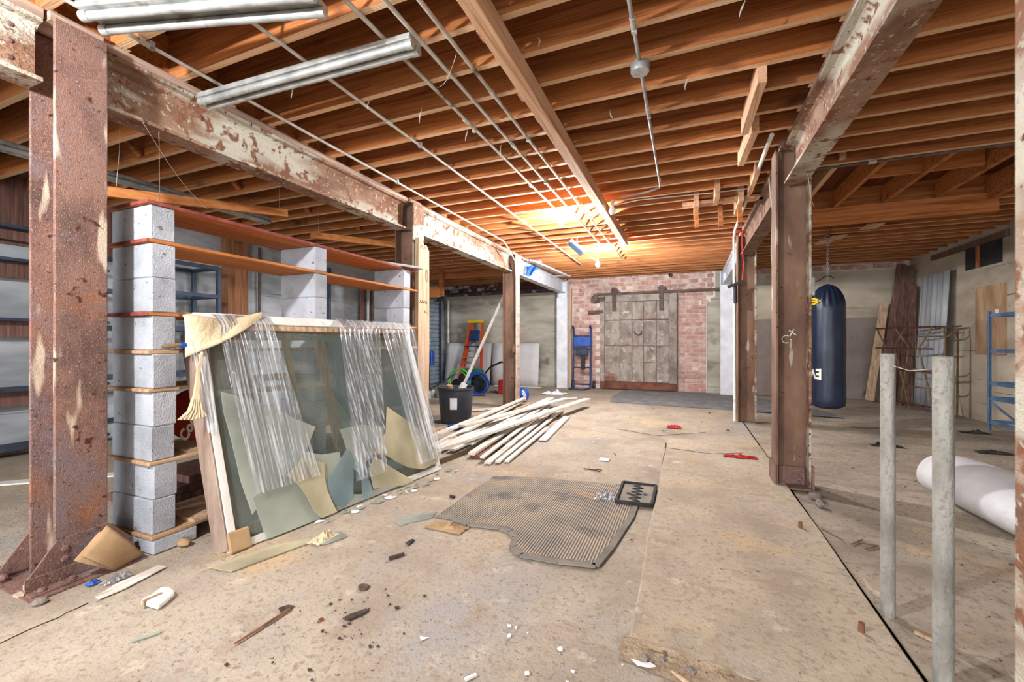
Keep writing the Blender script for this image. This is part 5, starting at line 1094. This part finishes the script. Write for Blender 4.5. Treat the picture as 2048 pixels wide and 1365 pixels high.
# ================================================================== FOREGROUND LITTER
cbz = thing('cardboard_sheet', 'folded brown corrugated cardboard leaning at the big column base', 'cardboard', (-2.78,1.35,0))
def cbm(u, v):
    A, Bq, Cq, Dq = Vector((-2.79,1.15,0.136)), Vector((-2.80,1.255,0.245)), Vector((-2.78,1.41,0.03)), Vector((-2.765,1.27,0.012))
    q = A.lerp(Bq,u).lerp(Dq.lerp(Cq,u),v); return (q.x+0.02*math.sin(PI*v), q.y, q.z)
m = MB().grid(cbm,10,8); m.build('front_sheet', K['card'], cbz, smooth=True, solid=0.006)
m = MB().grid(lambda u,v:(cbm(u,v)[0]-0.010,cbm(u,v)[1]-0.025*(1-v),cbm(u,v)[2]*0.92-0.004),10,8); m.build('rear_sheet', K['card'], cbz, smooth=True, solid=0.005)
fb = thing('foam_block', 'white foam block with a yellow strap on the foreground floor', 'foam', (-2.25,1.2,0))
MB().prism([(-2.296,1.150),(-2.175,1.155),(-2.195,1.20),(-2.229,1.255),(-2.28,1.265),(-2.325,1.245),(-2.30,1.20)],0.004,0.034).build('block_body', K['foam'], fb, bevel=0.008)
MB().bar((-2.262,1.146,0.036),(-2.255,1.215,0.0365),0.014,0.003).bar((-2.262,1.146,0.036),(-2.262,1.1455,0.005),0.014,0.003,(0,1,0)).build('strap', K['card'], fb)
crumple((-2.66,1.235,0.006),0.03,0.06,0.05,K['film'],'plastic_wrapper','crumpled clear plastic wrapper near the big column base','wrapper',31)
o = MB().prism([(-2.56,1.105),(-2.52,1.10),(-2.515,1.2),(-2.555,1.40),(-2.61,1.39),(-2.60,1.2)],0.004,0.012).build('folded_paper', K['lumber'], bevel=0.003); tag(o, 'folded weathered paper strip in front of the cardboard', 'paper')
crumple((-2.72,1.165,0.006),0.022,0.025,0.03,K['blue'],'blue_scrap','tiny blue foil scrap by the clear wrapper','scrap',33,8)
o = MB().ball((-2.74,1.59,0.022),0.035,10,(1.3,0.9,0.65)).build('stone', K['card'], smooth=True); tag(o, 'tan pebble beside the footing block of the front pier', 'stone')
o = MB().ball((-2.74,0.985,0.012),0.026,8,(1,1.2,0.7)).build('stone', K['stone']); tag(o, 'dark grey pebble at the corner of the big column base', 'stone')
o = MB().tube([(-1.653,1.144,0.008),(-1.645,1.26,0.009),(-1.638,1.384,0.010)],[0.004,0.006,0.006],6).build('wood_stick', K['stick']); tag(o, 'thin reddish broken stick in the foreground', 'stick')
o = MB().prism([(-1.70,1.375),(-1.66,1.355),(-1.64,1.38),(-1.645,1.415),(-1.68,1.41)],0.003,0.005).build('bark_flake', K['bark']); tag(o, 'flat dark flake at the tip of the reddish stick', 'debris')
o = MB().tube([(-0.05,1.735-0.09,0.010),(0.01,1.60,0.010),(0.075,1.56,0.010)],[0.004,0.010,0.008],6).build('wood_stick', K['plank']); tag(o, 'split tan wood sliver in front of the raised slab', 'stick')
o = MB().lathe([(0.001,0.004),(0.011,0.004),(0.011,0.006),(0.001,0.006)],(-1.459,1.388,0),14).build('coin', K['copper']); tag(o, 'copper coin on the foreground floor', 'coin')
o = MB().bar((-1.514,1.911,0.012),(-1.468,1.983,0.012),0.018,0.014).build('bark_chunk', K['bark']); tag(o, 'dark bark stick between the mat and the window', 'debris')
o = MB().prism([(-1.545,2.10),(-1.51,2.085),(-1.515,2.15),(-1.535,2.155)],0.004,0.012).build('slate_chip', K['rubber']); tag(o, 'dark triangular chip near the mat corner', 'debris')
o = MB().prism(irregular((-1.455,1.647),0.032,8,1.2),0.003,0.010).build('bark_chunk', K['bark']); tag(o, 'largest dark brown flake in the debris scatter', 'debris')
o = MB().prism([(-1.375,1.425),(-1.34,1.43),(-1.31,1.50),(-1.325,1.52),(-1.365,1.46)],0.003,0.010).build('bark_chunk', K['bark']); tag(o, 'long dark crumb cluster in the debris scatter', 'debris')
o = MB().prism([(-1.005,1.462),(-0.985,1.44),(-0.965,1.47),(-0.985,1.462)],0.004,0.006).build('white_chip', K['shard']); tag(o, 'white pointed chip left of the raised slab', 'chip')
proto = {}
def litter(n, fn, rmin, rmax, mt, name, label, cat, group):
    for i in range(n):
        x, y = fn(); r = random.uniform(rmin, rmax)
        o_ = MB().prism(irregular((x,y), r, random.choice((4,5,6)), random.uniform(0.6,1.5), random.random()*6), 0.003 if x < 0.77 else -0.010, (0.003 if x < 0.77 else -0.010)+r*0.45).build(name, mt); tag(o_, label, cat, group)
g = random.gauss
litter(46, lambda: (-1.38+g(0,0.14), 1.42+g(0,0.14)), 0.003, 0.011, K['bark'], 'bark_crumb', 'tiny dark crumb in the debris scatter of the foreground floor', 'debris', 'dark crumbs in the foreground')
litter(22, lambda: (random.uniform(-0.72,-0.1), random.uniform(1.3,1.72)), 0.003, 0.013, K['shard'], 'white_chip', 'tiny white chip on the floor in front of the raised slab', 'chip', 'white chips before the slab')
litter(26, lambda: (random.uniform(-1.6,0.6), random.uniform(2.3,4.8)), 0.003, 0.010, K['bark'], 'bark_crumb', 'tiny dark crumb on the floor around the rubber mat', 'debris', 'dark crumbs around the mat')
litter(30, lambda: (random.uniform(0.9,2.6), random.uniform(2.0,5.5)), 0.004, 0.014, K['bark'], 'bark_crumb', 'tiny dark crumb on the floor right of the slab gap', 'debris', 'dark crumbs on the right floor')
litter(20, lambda: (random.uniform(-0.9,1.6), random.uniform(5.5,8.2)), 0.006, 0.02, K['bark'], 'bark_crumb', 'small dark crumb on the far floor before the carpet', 'debris', 'dark crumbs on the far floor')

crumple((-2.05,1.965,0.006),0.05,0.08,0.05,K['cream'],'torn_cloth','torn cream cloth scrap at the foot of the window glass','cloth',41,10)
flat([(-2.065,1.0),(-2.045,0.995),(-2.0,1.07),(-2.015,1.085)],0.003,0.004,K['glass_dust'],'glass_shard','thin glass sliver on the foreground floor left of the stick','glass')
flat([(-0.195,1.66),(-0.17,1.635),(-0.13,1.64),(-0.105,1.655),(-0.125,1.665),(-0.15,1.655)],0.003,0.004,K['shard'],'white_chip','largest white flat chip in front of the raised slab','chip')
flat([(-0.73,1.335),(-0.72,1.33),(-0.695,1.365),(-0.705,1.37)],0.003,0.008,K['shard'],'white_chip','white bar shaped chip at the bottom of the foreground','chip')
